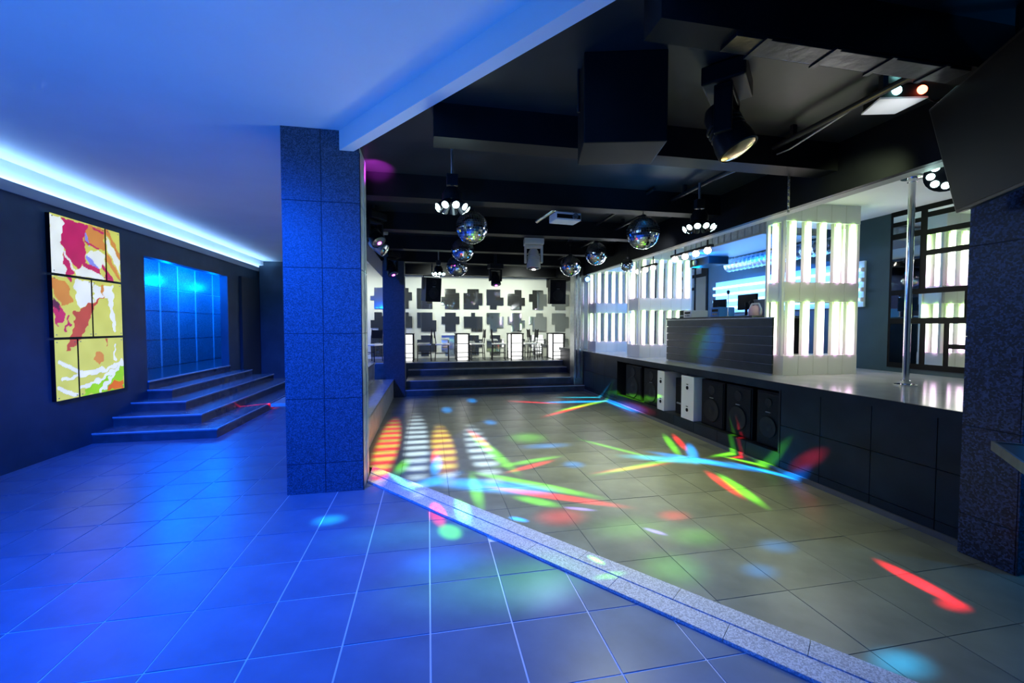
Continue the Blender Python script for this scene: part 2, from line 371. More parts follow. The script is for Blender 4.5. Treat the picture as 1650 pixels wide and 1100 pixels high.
# ---- blue corridor behind the doorway ----------------------------------------------------
struct(box('floor_corridor', step_m, -7.0, -4.352, 7.3, 14.0, 0.55, 0.675))
wc = struct(box('wall_corridor', mat('corridor_joint', (0.75, 0.78, 0.82), 0.25), -5.75, -5.62, 7.3, 14.0, 0.675, 2.95))
ys = [8.2, 8.72, 9.3, 9.78, 10.3, 10.96, 11.7, 12.55, 13.2, 13.95]
for a, b in zip(ys[:-1], ys[1:]):
    for z0, z1 in ((.68, 1.25), (1.26, 1.86), (1.87, 2.35), (2.36, 2.93)):
        box('panel', navy_panel, -5.62, -5.60, a + .012, b - .012, z0 + .004, z1 - .004, wc)
for y in ys[1:-1]: box('joint_strip', mat('corridor_strip', (0.8, 0.85, 0.9), 0.2, 0.3), -5.6, -5.592, y - .022, y + .022, .68, 2.93, wc)
struct(box('wall_corridor_end', navy_panel, -7.0, -4.35, 13.95, 14.1, .675, 2.95))
struct(box('wall_corridor_near', wall_dark, -5.75, -4.5, 7.2, 7.35, .55, 2.95))
struct(box('wall_corridor_side', wall_dark, -4.5, -4.4, 10.45, 14.0, .675, 2.95))
struct(box('ceiling_corridor', mat('corridor_ceiling', (0.35, 0.38, 0.42), 0.5), -5.75, -4.5, 7.3, 14.0, 2.9, 2.98))
for k, (x, y) in enumerate(((-5.1, 8.6), (-5.25, 9.5), (-5.1, 10.4), (-5.25, 11.3), (-5.1, 12.4))):
    d = thing('downlight', 'small recessed downlight in the blue corridor ceiling, ' + ('closest to the pictures', 'second from the pictures', 'third from the pictures', 'fourth from the pictures', 'farthest from the pictures')[k], 'downlight', (x, y, 2.9), group='corridor downlights')
    MB().lathe([(0.035, -0.002), (0.06, -0.002), (0.06, -0.012), (0.04, -0.012), (0.035, -0.002)], 20).build('rim', chrome, d)
    MB().lathe([(0, -0.006), (0.034, -0.006), (0.034, -0.002)], 16).build('lens', emit('downlight_led', (0.5, 0.75, 1.0), 30), d)
# ---- steps and platform at the far end ---------------------------------------------------------
pf = thing('platform', 'black glossy platform with low steps below the mirror wall', 'platform'); del pf['category']; pf['kind'] = 'structure'
for x0, x1, ya, yb, z0, z1 in ((-.95, 3.66, 9.5, 9.86, 0, .14), (-0.5, 3.66, 9.85, 10.86, 0, .30), (-0.5, 3.66, 10.85, 11.21, 0, .45), (-3.0, 3.66, 11.2, 12.8, 0, .60)):
    s_ = box('step', platform_m, x0, x1, ya, yb, z0, z1, pf)
    box('nosing', nosing_m, x0, x1, ya - .006, ya + .008, z1 - .014, z1 + .003, s_)
# ---- stage ----------------------------------------------------------------------------------
sg = thing('stage', 'raised stage with dark tiled front and glossy pale deck', 'stage'); del sg['category']; sg['kind'] = 'structure'
box('deck', stage_top_m, 3.66, 6.0, 2.12, 12.8, 0.90, 0.95, sg)
box('deck_edge', stage_tile_m, 3.64, 3.67, 2.12, 12.8, 0.88, 0.951, sg)
box('core', black_paint, 4.25, 6.0, 2.12, 12.8, 0.0, 0.9, sg)
box('core', black_paint, 3.68, 4.25, 2.12, 3.80, 0.0, 0.9, sg)
box('core', black_paint, 3.68, 4.25, 7.76, 12.8, 0.0, 0.9, sg)
box('core', black_paint, 3.68, 4.25, 3.80, 7.76, 0.0, 0.20, sg)
box('core', black_paint, 3.68, 4.25, 3.80, 7.76, 0.86, 0.9, sg)
def stile(y0, y1, z0, z1): box('tile', stage_tile_m, 3.655, 3.685, y0 + .003, y1 - .003, z0 + .003, z1 - .003, sg)
for y0, y1 in [(2.12, 2.4), (2.4, 2.87), (2.87, 3.34), (3.34, 3.80)] + [(7.76 + .6 * k, 7.76 + .6 * (k + 1)) for k in range(3)]:
    for z0, z1 in ((0, .12), (.12, .5), (.5, .885)): stile(y0, y1, z0, z1)
for k in range(8):
    a = 3.8 + .495 * k
    stile(a, a + .495, 0, .20); stile(a, a + .495, .855, .885)
for y in (3.802, 7.735): box('niche_frame', black_metal, 3.65, 4.25, y, y + .02, .2, .86, sg)
box('skirting', mat('stage_skirting', (0.12, 0.12, 0.12), 0.4), 3.635, 3.655, 2.2, 9.5, 0.0, 0.045, sg)
# ---- mirror shapes on the back wall ------------------------------------------------------------
xs = [(-2.36, -1.85), (-1.63, -1.1), (-0.95, -0.46), (-0.32, .24), (.39, .92), (1.05, 1.62), (1.75, 2.27), (2.4, 2.94), (3.07, 3.63), (3.80, 4.35)]
zs = [(2.06, 2.66), (1.38, 1.95), (0.66, 1.27)]
for i, (xa, xb) in enumerate(xs):
    for j, (za, zb) in enumerate(zs):
        w, h = xb - xa, zb - za; u, v = w / 5, h / 5
        def notch(): return random.choice([(0, 0), (u, v), (u, 2 * v), (2 * u, v), (u, v)])
        n = [notch() for _ in range(4)]; P = []
        def corner(c, sx, sy, nn, flip):
            if nn == (0, 0): P.append(c); return
            a = (c[0] + sx * nn[0], c[1]); m_ = (c[0] + sx * nn[0], c[1] + sy * nn[1]); b = (c[0], c[1] + sy * nn[1])
            P.extend([a, m_, b] if not flip else [b, m_, a])
        corner((xa, za), 1, 1, n[0], True); corner((xb, za), -1, 1, n[1], False)
        corner((xb, zb), -1, -1, n[2], True); corner((xa, zb), 1, -1, n[3], False)
        cx_, cz_ = (xa + xb) / 2, (za + zb) / 2
        mt = MB().prism([(p[0] - cx_, p[1] - cz_) for p in P], -.008, .008, 'xz').build('mirror_tile', wall_mirror, wb, loc=(cx_, 12.765, cz_))
        mt.rotation_euler = (random.uniform(-.035, .045), 0, random.uniform(-.05, .05))

# ================================================================== GOBO LIGHT (coloured patches thrown on the floor)
R_, G_, B_, Y_, WH, CY, VI = (1, .01, .03), (.2, 1, .02), (.0, .45, 1.9), (1, .75, .1), (.6, .8, 1.2), (.03, .9, 1.6), (.4, .3, 1.3)
# where each coloured beam lands on the floor: x, y, half length, half width, angle, colour, gain, softness
PATCH = [
    (1.10, 3.65, 0.61, 0.070, -0.55, R_, 1.20, 0.7), (0.99, 3.97, 0.64, 0.080, -0.70, G_, 1.00, 0.7), (0.54, 4.02, 0.59, 0.160, -0.40, B_, 1.30, 0.9),
    (0.75, 5.16, 0.83, 0.090, -1.39, G_, 0.90, 0.7), (0.67, 5.76, 0.52, 0.070, -1.40, R_, 0.90, 0.7), (1.11, 4.49, 0.31, 0.060, 0.45, R_, 1.10, 0.7),
    (1.12, 4.65, 0.41, 0.070, 0.28, G_, 0.60, 0.7), (0.15, 3.16, 0.13, 0.090, -1.25, G_, 0.80, 0.5), (0.06, 3.45, 0.20, 0.060, -1.40, R_, 1.30, 0.5),
    (0.05, 4.25, 0.33, 0.120, 0.67, B_, 0.70, 0.7), (0.08, 4.73, 0.32, 0.070, 1.50, B_, 1.20, 0.7), (0.07, 5.11, 0.28, 0.050, 1.45, R_, 1.00, 0.7),
    (0.26, 3.47, 0.27, 0.070, -1.53, G_, 0.50, 0.7), (-0.29, 4.23, 0.31, 0.050, -1.11, G_, 0.40, 0.7), (0.43, 3.92, 0.42, 0.070, -1.58, G_, 0.70, 0.7),
    (-0.29, 4.75, 0.26, 0.080, 1.43, G_, 0.60, 0.7), (0.93, 3.57, 0.21, 0.080, -0.68, G_, 0.70, 0.7), (0.70, 3.26, 0.08, 0.035, -0.67, B_, 1.20, 0.7),
    (1.25, 3.35, 0.13, 0.030, -0.43, VI, 0.80, 0.7), (2.74, 4.41, 0.48, 0.120, -0.44, CY, 1.00, 0.9), (3.14, 4.23, 0.58, 0.100, -0.80, B_, 1.50, 0.9),
    (3.57, 3.76, 0.44, 0.050, -1.12, B_, 1.40, 0.7), (3.69, 3.92, 0.53, 0.045, -1.06, G_, 1.40, 0.7), (3.84, 3.28, 0.34, 0.050, -1.20, R_, 1.80, 0.7),
    (2.84, 3.62, 0.33, 0.060, -1.76, R_, 1.60, 0.7), (2.90, 3.46, 0.38, 0.070, -1.77, G_, 1.30, 0.7), (3.29, 5.06, 0.38, 0.050, -1.94, R_, 1.50, 0.7),
    (3.11, 4.96, 0.51, 0.060, -1.94, G_, 0.90, 0.7), (2.21, 4.22, 0.49, 0.050, 0.16, R_, 0.70, 0.7), (2.37, 4.28, 0.69, 0.060, 0.28, G_, 0.60, 0.7),
    (2.32, 4.93, 0.58, 0.050, -1.04, G_, 0.60, 0.7), (3.16, 4.59, 0.40, 0.070, -2.08, B_, 1.20, 0.7), (3.65, 4.47, 0.34, 0.060, 0.19, G_, 1.20, 0.7),
    (3.76, 4.35, 0.28, 0.040, 0.16, R_, 1.50, 0.7), (2.09, 8.28, 0.52, 0.070, -0.47, R_, 1.20, 0.7), (2.99, 8.17, 0.65, 0.120, -0.09, B_, 1.40, 0.7),
    (2.66, 7.50, 0.86, 0.080, 0.67, R_, 1.00, 0.7), (3.11, 7.86, 0.94, 0.090, 0.58, G_, 0.90, 0.7), (3.66, 7.47, 0.73, 0.080, -1.50, B_, 1.60, 0.7),
    (3.72, 7.03, 0.65, 0.060, -1.54, R_, 1.60, 0.7), (3.89, 7.39, 0.92, 0.060, -1.47, G_, 1.50, 0.7), (3.33, 8.64, 0.57, 0.080, -0.20, CY, 0.80, 0.7),
    (1.05, 3.24, 0.20, 0.160, 0.00, R_, 0.35, 1.0), (1.96, 3.08, 0.13, 0.100, 0.00, R_, 0.50, 1.0), (2.40, 2.50, 0.13, 0.100, 0.00, B_, 0.22, 1.0),
    (2.05, 2.26, 0.12, 0.090, 0.00, B_, 0.22, 1.0), (1.53, 2.95, 0.30, 0.200, 0.00, G_, 0.14, 1.0), (1.91, 2.73, 0.20, 0.150, 0.00, G_, 0.20, 1.0),
    (1.53, 2.40, 0.20, 0.200, 0.00, G_, 0.20, 1.0), (0.63, 2.35, 0.25, 0.200, 0.00, VI, 0.03, 1.0), (1.34, 5.66, 0.25, 0.300, 0.00, G_, 0.40, 1.0),
    (1.49, 5.22, 0.30, 0.120, 0.00, B_, 0.40, 1.0), (0.97, 6.69, 0.10, 0.200, 0.00, B_, 0.50, 1.0), (0.33, 7.85, 0.10, 0.300, 0.00, B_, 0.60, 1.0),
    (0.88, 8.74, 0.10, 0.300, 0.00, B_, 0.60, 1.0), (1.59, 4.45, 0.12, 0.120, 0.00, B_, 0.50, 1.0), (1.67, 2.86, 0.09, 0.030, -0.86, VI, 0.90, 0.7),
    (1.06, 2.52, 0.06, 0.020, -1.03, G_, 1.00, 0.7), (2.90, 1.98, 0.22, 0.060, -1.61, R_, 2.20, 0.6), (2.85, 1.77, 0.08, 0.060, 0.00, R_, 0.90, 0.8),
    (2.12, 1.50, 0.14, 0.090, 0.00, (0.02, 0.5, 1.3), 0.70, 1.0), (-0.79, 3.54, 0.12, 0.100, 0.00, CY, 0.50, 1.0), (0.03, 2.77, 0.28, 0.200, 0.00, B_, 0.20, 1.0),
    (-0.15, 3.18, 0.60, 0.250, 0.00, (0.0, 0.7, 0.5), 0.12, 1.0), (0.28, 2.48, 0.60, 0.300, 0.00, G_, 0.10, 1.0), (-3.20, 8.48, 0.55, 0.050, 0.53, R_, 1.00, 0.7),
    (1.08, 2.35, 0.10, 0.030, 0.00, G_, 0.20, 1.0),
]
# striped fields: start, end, half width, colours
LADDER = [((-0.51, 4.53), (-0.55, 7.00), 0.14, 'warm'), ((-0.12, 4.27), (-0.20, 7.30), 0.15, 'cool'), ((0.19, 4.39), (0.16, 6.43), 0.14, 'gold'), ((0.63, 4.12), (0.62, 6.34), 0.15, 'cool')]
def gobo(name, loc, energy):
    l = bpy.data.lights.new(name, 'SPOT'); l.energy = energy; l.spot_size = math.radians(168); l.spot_blend = 0.05; l.shadow_soft_size = 0.01
    o = bpy.data.objects.new(name, l); COL.objects.link(o); o.location = loc
    l.use_nodes = True; nt = l.node_tree; N = nt.nodes; em = N['Emission']
    tc = N.new('ShaderNodeTexCoord'); sep = N.new('ShaderNodeSeparateXYZ'); nt.links.new(tc.outputs['Normal'], sep.inputs[0])
    def math_(op, a, b=None):
        n = N.new('ShaderNodeMath'); n.operation = op
        for i, x in enumerate((a, b)):
            if x is None: continue
            if isinstance(x, (int, float)): n.inputs[i].default_value = x
            else: nt.links.new(x, n.inputs[i])
        return n.outputs[0]
    az = math_('ABSOLUTE', sep.outputs[2]); k = math_('DIVIDE', loc[2], az)
    cx = math_('ADD', math_('MULTIPLY', sep.outputs[0], k), loc[0]); cy = math_('ADD', math_('MULTIPLY', sep.outputs[1], k), loc[1])
    cmb = N.new('ShaderNodeCombineXYZ'); nt.links.new(cx, cmb.inputs[0]); nt.links.new(cy, cmb.inputs[1]); P = cmb.outputs[0]
    acc = None
    def add(vec):
        nonlocal acc
        if acc is None: acc = vec; return
        n = N.new('ShaderNodeVectorMath'); n.operation = 'ADD'; nt.links.new(acc, n.inputs[0]); nt.links.new(vec, n.inputs[1]); acc = n.outputs[0]
    def mask(x, y, a, b, ang, soft):
        mp = N.new('ShaderNodeMapping'); mp.vector_type = 'TEXTURE'; mp.inputs['Location'].default_value = (x, y, 0)
        mp.inputs['Rotation'].default_value = (0, 0, ang); mp.inputs['Scale'].default_value = (a, b, 1); nt.links.new(P, mp.inputs['Vector'])
        ln = N.new('ShaderNodeVectorMath'); ln.operation = 'LENGTH'; nt.links.new(mp.outputs[0], ln.inputs[0])
        mr = N.new('ShaderNodeMapRange'); mr.interpolation_type = 'SMOOTHSTEP'; nt.links.new(ln.outputs['Value'], mr.inputs['Value'])
        mr.inputs['From Min'].default_value = 1 + soft * .35; mr.inputs['From Max'].default_value = max(0.0, 1 - soft)
        return mp, mr.outputs[0]
    def comp(x, y): return (1 + ((x - loc[0]) ** 2 + (y - loc[1]) ** 2) / loc[2] ** 2) ** 1.5
    def scale_col(m, col, g):
        n = N.new('ShaderNodeVectorMath'); n.operation = 'SCALE'; n.inputs[0].default_value = [c * g for c in col]; nt.links.new(m, n.inputs['Scale']); add(n.outputs[0])
    for x, y, a, b, ang, col, g, soft in PATCH:
        mp, m = mask(x, y, a * 1.08, b, ang, soft); scale_col(m, col, g * comp(x, y))
    for p0, p1, w, kind in LADDER:
        a, b = p0, p1; x, y = (a[0] + b[0]) / 2, (a[1] + b[1]) / 2; L = math.hypot(a[0] - b[0], a[1] - b[1]) / 2
        mp, m = mask(x, y, L * 1.25, w * 1.15, math.atan2(b[1] - a[1], b[0] - a[0]), .5)
        s = math_('ADD', math_('MULTIPLY', math_('SINE', math_('MULTIPLY', cy, 2 * PI / .27)), .5), .5)
        s2 = math_('SUBTRACT', 1.0, s)
        C1, C2 = {'warm': (R_, Y_), 'cool': (WH, (.05, .08, .2)), 'gold': (Y_, (.5, .1, .03))}[kind]
        scale_col(math_('MULTIPLY', m, s), C1, 1.1 * comp(x, y)); scale_col(math_('MULTIPLY', m, s2), C2, .8 * comp(x, y))
    nt.links.new(acc, em.inputs['Color']); em.inputs['Strength'].default_value = 1.0
    return o
GOBO_AT = (1.72, 5.2, 2.80)
gobo('effect_beams', GOBO_AT, 1900)

# ================================================================== THINGS
# ---- light columns on the stage ------------------------------------------------------------------
tube_warm = tube_mat('tube_light_green_pink', (0.50, 1.0, 0.24), (1.0, 1.0, 0.9), (1.0, 0.5, 1.0), 5.5, -0.36, 0.36)
tube_cool = tube_mat('tube_light_cool', (0.55, 1.0, 0.36), (0.9, 1.0, 1.0), (0.92, 0.58, 1.0), 5.0, -0.36, 0.36)
housing_m = mat('tube_housing', (0.6, 0.62, 0.55), 0.45)
tube_me = {}
def light_column(label, x0, x1, y0, y1, ztop, n, tm, key):
    w = x1 - x0
    t = thing('light_column', label, 'light column', (x0, y0, 0.95), group='tube light columns on the stage')
    d = y1 - y0
    zr = [0.0, 0.24, 0.90, 1.13, 1.86, ztop - 0.95]
    nb = max(3, round(w / 0.24))
    for za, zb, nm in ((zr[0], zr[1], 'base_block'), (zr[2], zr[3], 'middle_block'), (zr[4], zr[5], 'top_block')):
        b = box(nm, white_panel, 0, w, 0, d, za, zb, t)
        for k in range(1, nb): box('seam', housing_m, w * k / nb - .002, w * k / nb + .002, -.002, .004, za + .004, zb - .004, b)
    if key not in tube_me:
        a = MB().tube((0, 0, -.325), (0, 0, .325), .026, 12); tube_me[key] = a.mesh('tube'); tube_me[key].materials.append(tm)
        for p in tube_me[key].polygons: p.use_smooth = len(p.vertices) == 4
        b = MB().box(-.034, .034, .028, .07, -.33, .33).tube((0, .028, .31), (0, 0, .31), .02, 8).tube((0, .028, -.31), (0, 0, -.31), .02, 8)
        tube_me[key + 'h'] = b.mesh('tube_housing'); tube_me[key + 'h'].materials.append(housing_m)
    for zc, sc in ((zr[1] + .33, 1.0), (zr[3] + .365, 1.1)):
        for k in range(n):
            x = w * (k + .5) / n
            h = link('tube_housing', tube_me[key + 'h'], None, t, (x, .0, zc)); h.scale.z = sc
            link('tube', tube_me[key], None, h, (0, 0, 0))
            h = link('tube_housing', tube_me[key + 'h'], None, t, (x, d - .02, zc)); h.rotation_euler.z = PI; h.scale.z = sc
        for xx, rz, fr in ((0, -PI / 2, (.55,)), (w, PI / 2, (.3, .75))):
            for q in fr:
                h = link('tube_housing', tube_me[key + 'h'], None, t, (xx, d * q, zc)); h.rotation_euler.z = rz; h.scale.z = sc
                link('tube', tube_me[key], None, h, (0, 0, 0))
    for x in (0.0, w):
        for y in (0.02, d - .05): box('corner_post', white_panel, x - .02, x + .02, y, y + .03, zr[1], zr[4], t)
    return t
light_column('white light column with vertical tubes beside the dance pole', 4.2, 5.28, 4.35, 4.65, 3.03, 5, tube_warm, 'w')
light_column('white light column with vertical tubes behind the far end of the DJ booth', 3.92, 5.0, 7.36, 7.86, 3.03, 6, tube_cool, 'c')
light_column('white light column with vertical tubes at the mirror-wall end of the stage', 3.80, 4.86, 9.2, 9.7, 3.03, 6, tube_cool, 'c')
struct(box('wall_stage_end', white_panel, 3.72, 6.0, 10.6, 10.7, 0.95, 3.03))

# ---- DJ booth --------------------------------------------------------------------------------------
bt = thing('dj_booth', 'dark slatted DJ booth on the stage between two light columns', 'DJ booth', (4.15, 0, 0.95))
for k in range(6):
    box('slat', booth_m, -.065, -.04, 4.40, 6.7, .02 + k * .115, .02 + (k + 1) * .115 - .008, bt)
box('front_board', grey_metal, -.048, -.03, 4.41, 6.69, 0, .705, bt)
box('body', frame_black, -.03, .75, 4.72, 6.69, 0, .705, bt)
box('joint_strip', steel, -.067, -.03, 4.40, 6.7, .695, .708, bt)
box('counter', booth_m, -.07, .8, 4.72, 6.72, .71, .735, bt)
ZB = 1.685
def laptop(loc, rz, label):
    t = thing('laptop', label, 'laptop', loc, (0, 0, rz))
    MB().box(-.16, .16, -.11, .11, 0, .018, .004).build('keyboard_base', grey_metal, t)
    s = MB().box(-.16, .16, -.006, .006, 0, .22, .003, Matrix.Translation((0, .11, .015)) @ Matrix.Rotation(-.25, 4, 'X')).build('lid', grey_metal, t)
    box('screen', screen_m, -.15, .15, .095, .1, .03, .2, t); return t
def monitor(loc, rz, label, w=.48, h=.3):
    t = thing('monitor', label, 'monitor', loc, (0, 0, rz))
    MB().lathe([(0, 0), (.11, 0), (.11, .012), (.02, .02), (0, .02)], 20).build('base', black_plastic, t)
    MB().tube((0, .02, .015), (0, .02, .2), .018).build('stand', black_plastic, t)
    MB().box(-w / 2, w / 2, -.018, .018, .1, .1 + h, .006).build('housing', black_plastic, t)
    box('screen', screen_m, -w / 2 + .015, w / 2 - .015, -.02, -.018, .115, .1 + h - .015, t); return t
monitor((4.5, 5.3, ZB), PI / 2, 'black monitor with its back to the dance floor on the DJ booth', .36, .22)
monitor((4.6, 6.02, ZB), PI / 2 + .2, 'small dark monitor beside the blue crate on the DJ booth', .24, .19)
laptop((4.6, 4.95, ZB), PI / 2 + .1, 'grey laptop on the DJ booth near the pole-side light column')
def crate(loc, m, label, w, d, h, cat='box'):
    t = thing('equipment_box', label, cat, loc)
    MB().box(-w / 2, w / 2, -d / 2, d / 2, 0, h, .008).build('case', m, t)
    MB().box(-w / 2 - .004, -w / 2, -d / 3, d / 3, h * .55, h * .8).build('front_panel', black_plastic, t)
    for y in (-d / 5, 0, d / 5): MB().tube((-w / 2 - .012, y, h * .3), (-w / 2, y, h * .3), .014, 10).build('knob', grey_metal, t)
    return t
crate((4.42, 6.52, ZB), black_plastic, 'black equipment box at the far corner of the DJ booth', .3, .2, .13)
crate((4.35, 6.28, ZB), white_plastic, 'white mixer box on the DJ booth', .3, .22, .12, 'mixer')
crate((4.42, 5.72, ZB), mat('blue_plastic', (0.05, 0.25, 0.7), 0.4), 'blue equipment crate between two monitors on the DJ booth', .26, .2, .15)
hp = thing('headphones', 'pale pink padded headphones on the DJ booth top', 'headphones', (4.28, 4.9, ZB))
MB().lathe([(0, 0), (.07, 0), (.085, .03), (.08, .09), (.05, .13), (0, .145)], 20).build('ear_cup', mat('pink_pad', (0.75, 0.45, 0.6), 0.6), hp, True)
MB().path([(0.0, -.09, .02), (0, -.1, .09), (0, -.06, .16), (0, .06, .16), (0, .1, .09), (0, .09, .02)], .012).build('headband', white_plastic, hp)
for y, r in ((5.1, .05), (5.55, .035)):
    b = thing('microphone_stand', 'thin chrome microphone stand on the DJ booth' if y > 5.3 else 'short chrome microphone stand near the laptop', 'microphone stand', (4.38, y, ZB))
    MB().lathe([(0, 0), (r + .02, 0), (r, .015), (0, .02)], 16).build('base', chrome, b); MB().tube((0, 0, .01), (0, 0, .34 if y > 5.3 else .16), .007, 8).build('stem', chrome, b)
    MB().lathe([(0, 0), (.018, .01), (.024, .05), (0, .075)], 12, (0, 0, .33 if y > 5.3 else .15)).build('microphone', black_metal, b)

# ---- horizontal tube panel behind the booth -----------------------------------------------------------
lp = thing('tube_light_board', 'pale blue wall panel with four horizontal light tubes behind the DJ booth', 'wall light', (5.995, 0, 0))
for a, b in ((4.84, 6.41), (6.415, 7.26), (7.265, 7.94)): box('backing', mat('panel_blue_white', (0.55, 0.75, 0.9), 0.4), -.03, 0, a, b, 1.82, 2.46, lp)
for z in (1.92, 2.06, 2.195, 2.335):
    MB().tube((-.06, 4.86, z), (-.06, 7.96, z), .022, 10).build('tube', emit('tube_blue_white', (0.35, 0.72, 1.0), 3.6), lp)
    for y in (4.85, 6.41, 7.96): box('tube_clip', white_plastic, -.075, -.03, y - .012, y + .012, z - .028, z + .028, lp)

# ---- framed mirrors on the stage's back wall -----------------------------------------------------------------
def mirror_grid(label, y0, y1, rows, name='framed_mirror'):
    """rows: list of (z0, z1, [y splits])"""
    t = thing(name, label, 'mirror', (5.998, 0, 0))
    k = .923; y0, y1 = y0 * k, y1 * k; rows = [(1.55 + (a - 1.55) * k, 1.55 + (b - 1.55) * k, [q * k for q in sp]) for a, b, sp in rows]
    za, zb = min(r[0] for r in rows), max(r[1] for r in rows)
    box('frame', frame_black, -.02, 0, y0, y1, za - .05, zb + .05, t)
    for z0, z1, sp in rows:
        for a, b in zip(sp[:-1], sp[1:]):
            o = box('pane', mirror_m, -.028, -.02, a + .018, b - .018, z0 + .018, z1 - .018, t)
    return t
mirror_grid('black framed wall of mirror panes behind the dance pole', 3.3, 4.9,
            [(1.02, 1.6, [4.47, 4.88]), (1.02, 1.6, [4.2, 4.44]), (1.02, 1.28, [3.35, 4.18]), (1.3, 1.6, [3.35, 4.18]), (1.64, 2.0, [3.8, 4.88][:0] or [4.0, 4.88]), (1.64, 2.0, [3.35, 3.97]),
             (2.03, 2.78, [4.5, 4.88]), (2.03, 2.5, [3.35, 4.46]), (2.53, 2.77, [3.35, 4.46]), (2.8, 3.0, [3.35, 4.46]), (3.03, 3.1, [3.35, 4.46]), (2.82, 2.96, [4.5, 4.88]), (2.98, 3.1, [4.5, 4.88]), (2.97, 3.0, [4.5, 4.88])][:-1])
mirror_grid('black framed mirror panes on the stage wall beyond the light panel', 8.92, 10.3,
            [(1.7, 2.45, [9.4, 10.28]), (1.7, 2.75, [8.95, 9.36]), (2.48, 2.75, [9.4, 10.28]), (2.79, 2.98, [9.4, 10.28]), (2.79, 2.98, [9.12, 9.36]), (1.0, 1.66, [8.95, 10.28])])

# ---- pole ---------------------------------------------------------------------------------------------
pl = thing('dance_pole', 'polished chrome dance pole from stage deck to ceiling', 'pole', (4.74, 3.4, .95))
MB().tube((0, 0, 0.01), (0, 0, 2.07), .028, 20).build('pole', chrome, pl, True)
for z, s in ((0, 1), (2.08, -1)):
    MB().lathe([(0, 0), (.09, 0), (.09, .012 * s), (.04, .02 * s), (.04, .05 * s), (.028, .052 * s)], 24, (0, 0, z)).build('flange', chrome, pl)

# ---- speakers in the stage niche -------------------------------------------------------------------------
def speaker(loc, w, d, h, label, rot=(0, 0, 0), group=None, body=None, big=True, badge=True):
    """front faces local -Y, base centre at the origin"""
    t = thing('speaker', label, 'speaker', loc, rot, group)
    MB().box(-w / 2, w / 2, -d / 2, d / 2, 0, h, .008).build('cabinet', body or black_plastic, t)
    MB().box(-w / 2 + .02, w / 2 - .02, -d / 2 - .01, -d / 2, .02, h - .02, .003).build('grille', grille_m, t)
    r = min(w, h) * .33
    wf = MB().lathe([(r, 0), (r * .98, .014), (r * .85, .014), (r * .5, -.0), (r * .25, .004), (0, .014)], 28, (0, -d / 2 - .012, h * .36), (0, -1, 0)).build('woofer', cone_m, t, True)
    MB().lathe([(r * .45, 0), (r * .4, .01), (r * .2, .004), (0, .012)], 20, (0, -d / 2 - .012, h * .8), (0, -1, 0)).build('tweeter', cone_m, t, True)
    if badge: box('badge', grey_metal, -.035, .035, -d / 2 - .022, -d / 2 - .012, h * .62, h * .635, t)
    return t
RZ = -PI / 2     # faces the dance floor (-X)
sp = [(7.21, .6, 'wide black loudspeaker at the far end of the under-stage niche'), (6.56, .52, 'black loudspeaker next to the narrow white box under the stage'),
      (4.99, .46, 'black loudspeaker beside the larger white box under the stage'), (4.5, .44, 'black loudspeaker in the middle of three under the stage'), (4.03, .36, 'black loudspeaker with silver badge at the niche end nearest the pole')]
for y, w, lab in sp: speaker((3.93, y, .2), w, .4, .62, lab, (0, 0, RZ), 'loudspeakers in the stage niche')
def white_box(y, w, label):
    t = thing('amplifier_box', label, 'amplifier', (3.86, y, .2), (0, 0, RZ))
    MB().box(-w / 2, w / 2, -.2, .2, 0, .63, .008).build('case', white_plastic, t)
    for z in (.14, .46):
        MB().tube((0, -.206, z), (0, -.2, z), .026, 14).build('port', black_plastic, t); box('switch', black_plastic, -.02, .02, -.206, -.2, z + .045, z + .055, t)
white_box(6.16, .2, 'narrow white amplifier box under the stage'); white_box(5.45, .3, 'wider white amplifier box under the stage')
crate((3.98, 5.83, .2), black_plastic, 'slim black rack case between two white boxes under the stage', .4, .2, .55, 'rack')
# ---- hung speakers -------------------------------------------------------------------------------------------
def hung(loc, w, d, h, label, rot, top):
    t = speaker(loc, w, d, h, label, rot, 'loudspeakers hung from the ceiling')
    br = MB()
    for x in (-w / 2 - .015, w / 2 + .015): br.tube((x, 0, h * .5), (x, 0, h + .04), .01, 8)
    br.tube((-w / 2 - .015, 0, h + .04), (w / 2 + .015, 0, h + .04), .01, 8); br.tube((0, 0, h + .04), (0, 0, top), .014, 8)
    br.build('hanging_bracket', black_metal, t); return t
hung((.07, 11.0, 2.18), .4, .36, .6, 'black loudspeaker hung in front of the mirror wall by the far column', (.12, 0, .35), 1.02)
hung((3.38, 10.9, 2.14), .42, .36, .64, 'black loudspeaker hung in front of the mirror wall by the chrome pillar', (.08, 0, -.1), 1.05)
bsp = hung((1.22, 2.58, 2.66), .5, .36, .54, 'large black loudspeaker hung over the kerb edge of the dance floor', (0, 0, PI - .25), .545)

# ---- mirror balls ----------------------------------------------------------------------------------------------
def ball_mesh(R):
    bm = bmesh.new(); nl = 22
    for j in range(nl):
        t0, t1 = PI * j / nl, PI * (j + 1) / nl; tm = (t0 + t1) / 2
        n = max(4, int(2 * nl * math.sin(tm)))
        for i in range(n):
            p0, p1 = 2 * PI * i / n, 2 * PI * (i + 1) / n; e = .04
            a0, a1 = p0 + e * (p1 - p0), p1 - e * (p1 - p0); b0, b1 = t0 + e * (t1 - t0), t1 - e * (t1 - t0)
            P = [Vector((math.sin(t) * math.cos(p), math.sin(t) * math.sin(p), math.cos(t))) * R for t, p in ((b0, a0), (b1, a0), (b1, a1), (b0, a1))]
            c = sum(P, Vector()) / 4; q = Matrix.Rotation(random.uniform(-.03, .03), 3, random.choice([Vector((0, 0, 1)), Vector((1, 0, 0)), Vector((0, 1, 0))]))
            P = [c + q @ (p - c) for p in P]
            bm.faces.new([bm.verts.new(p) for p in P])
    me = bpy.data.meshes.new('mirror_facets'); bm.to_mesh(me); bm.free(); me.materials.append(mirror_m); return me
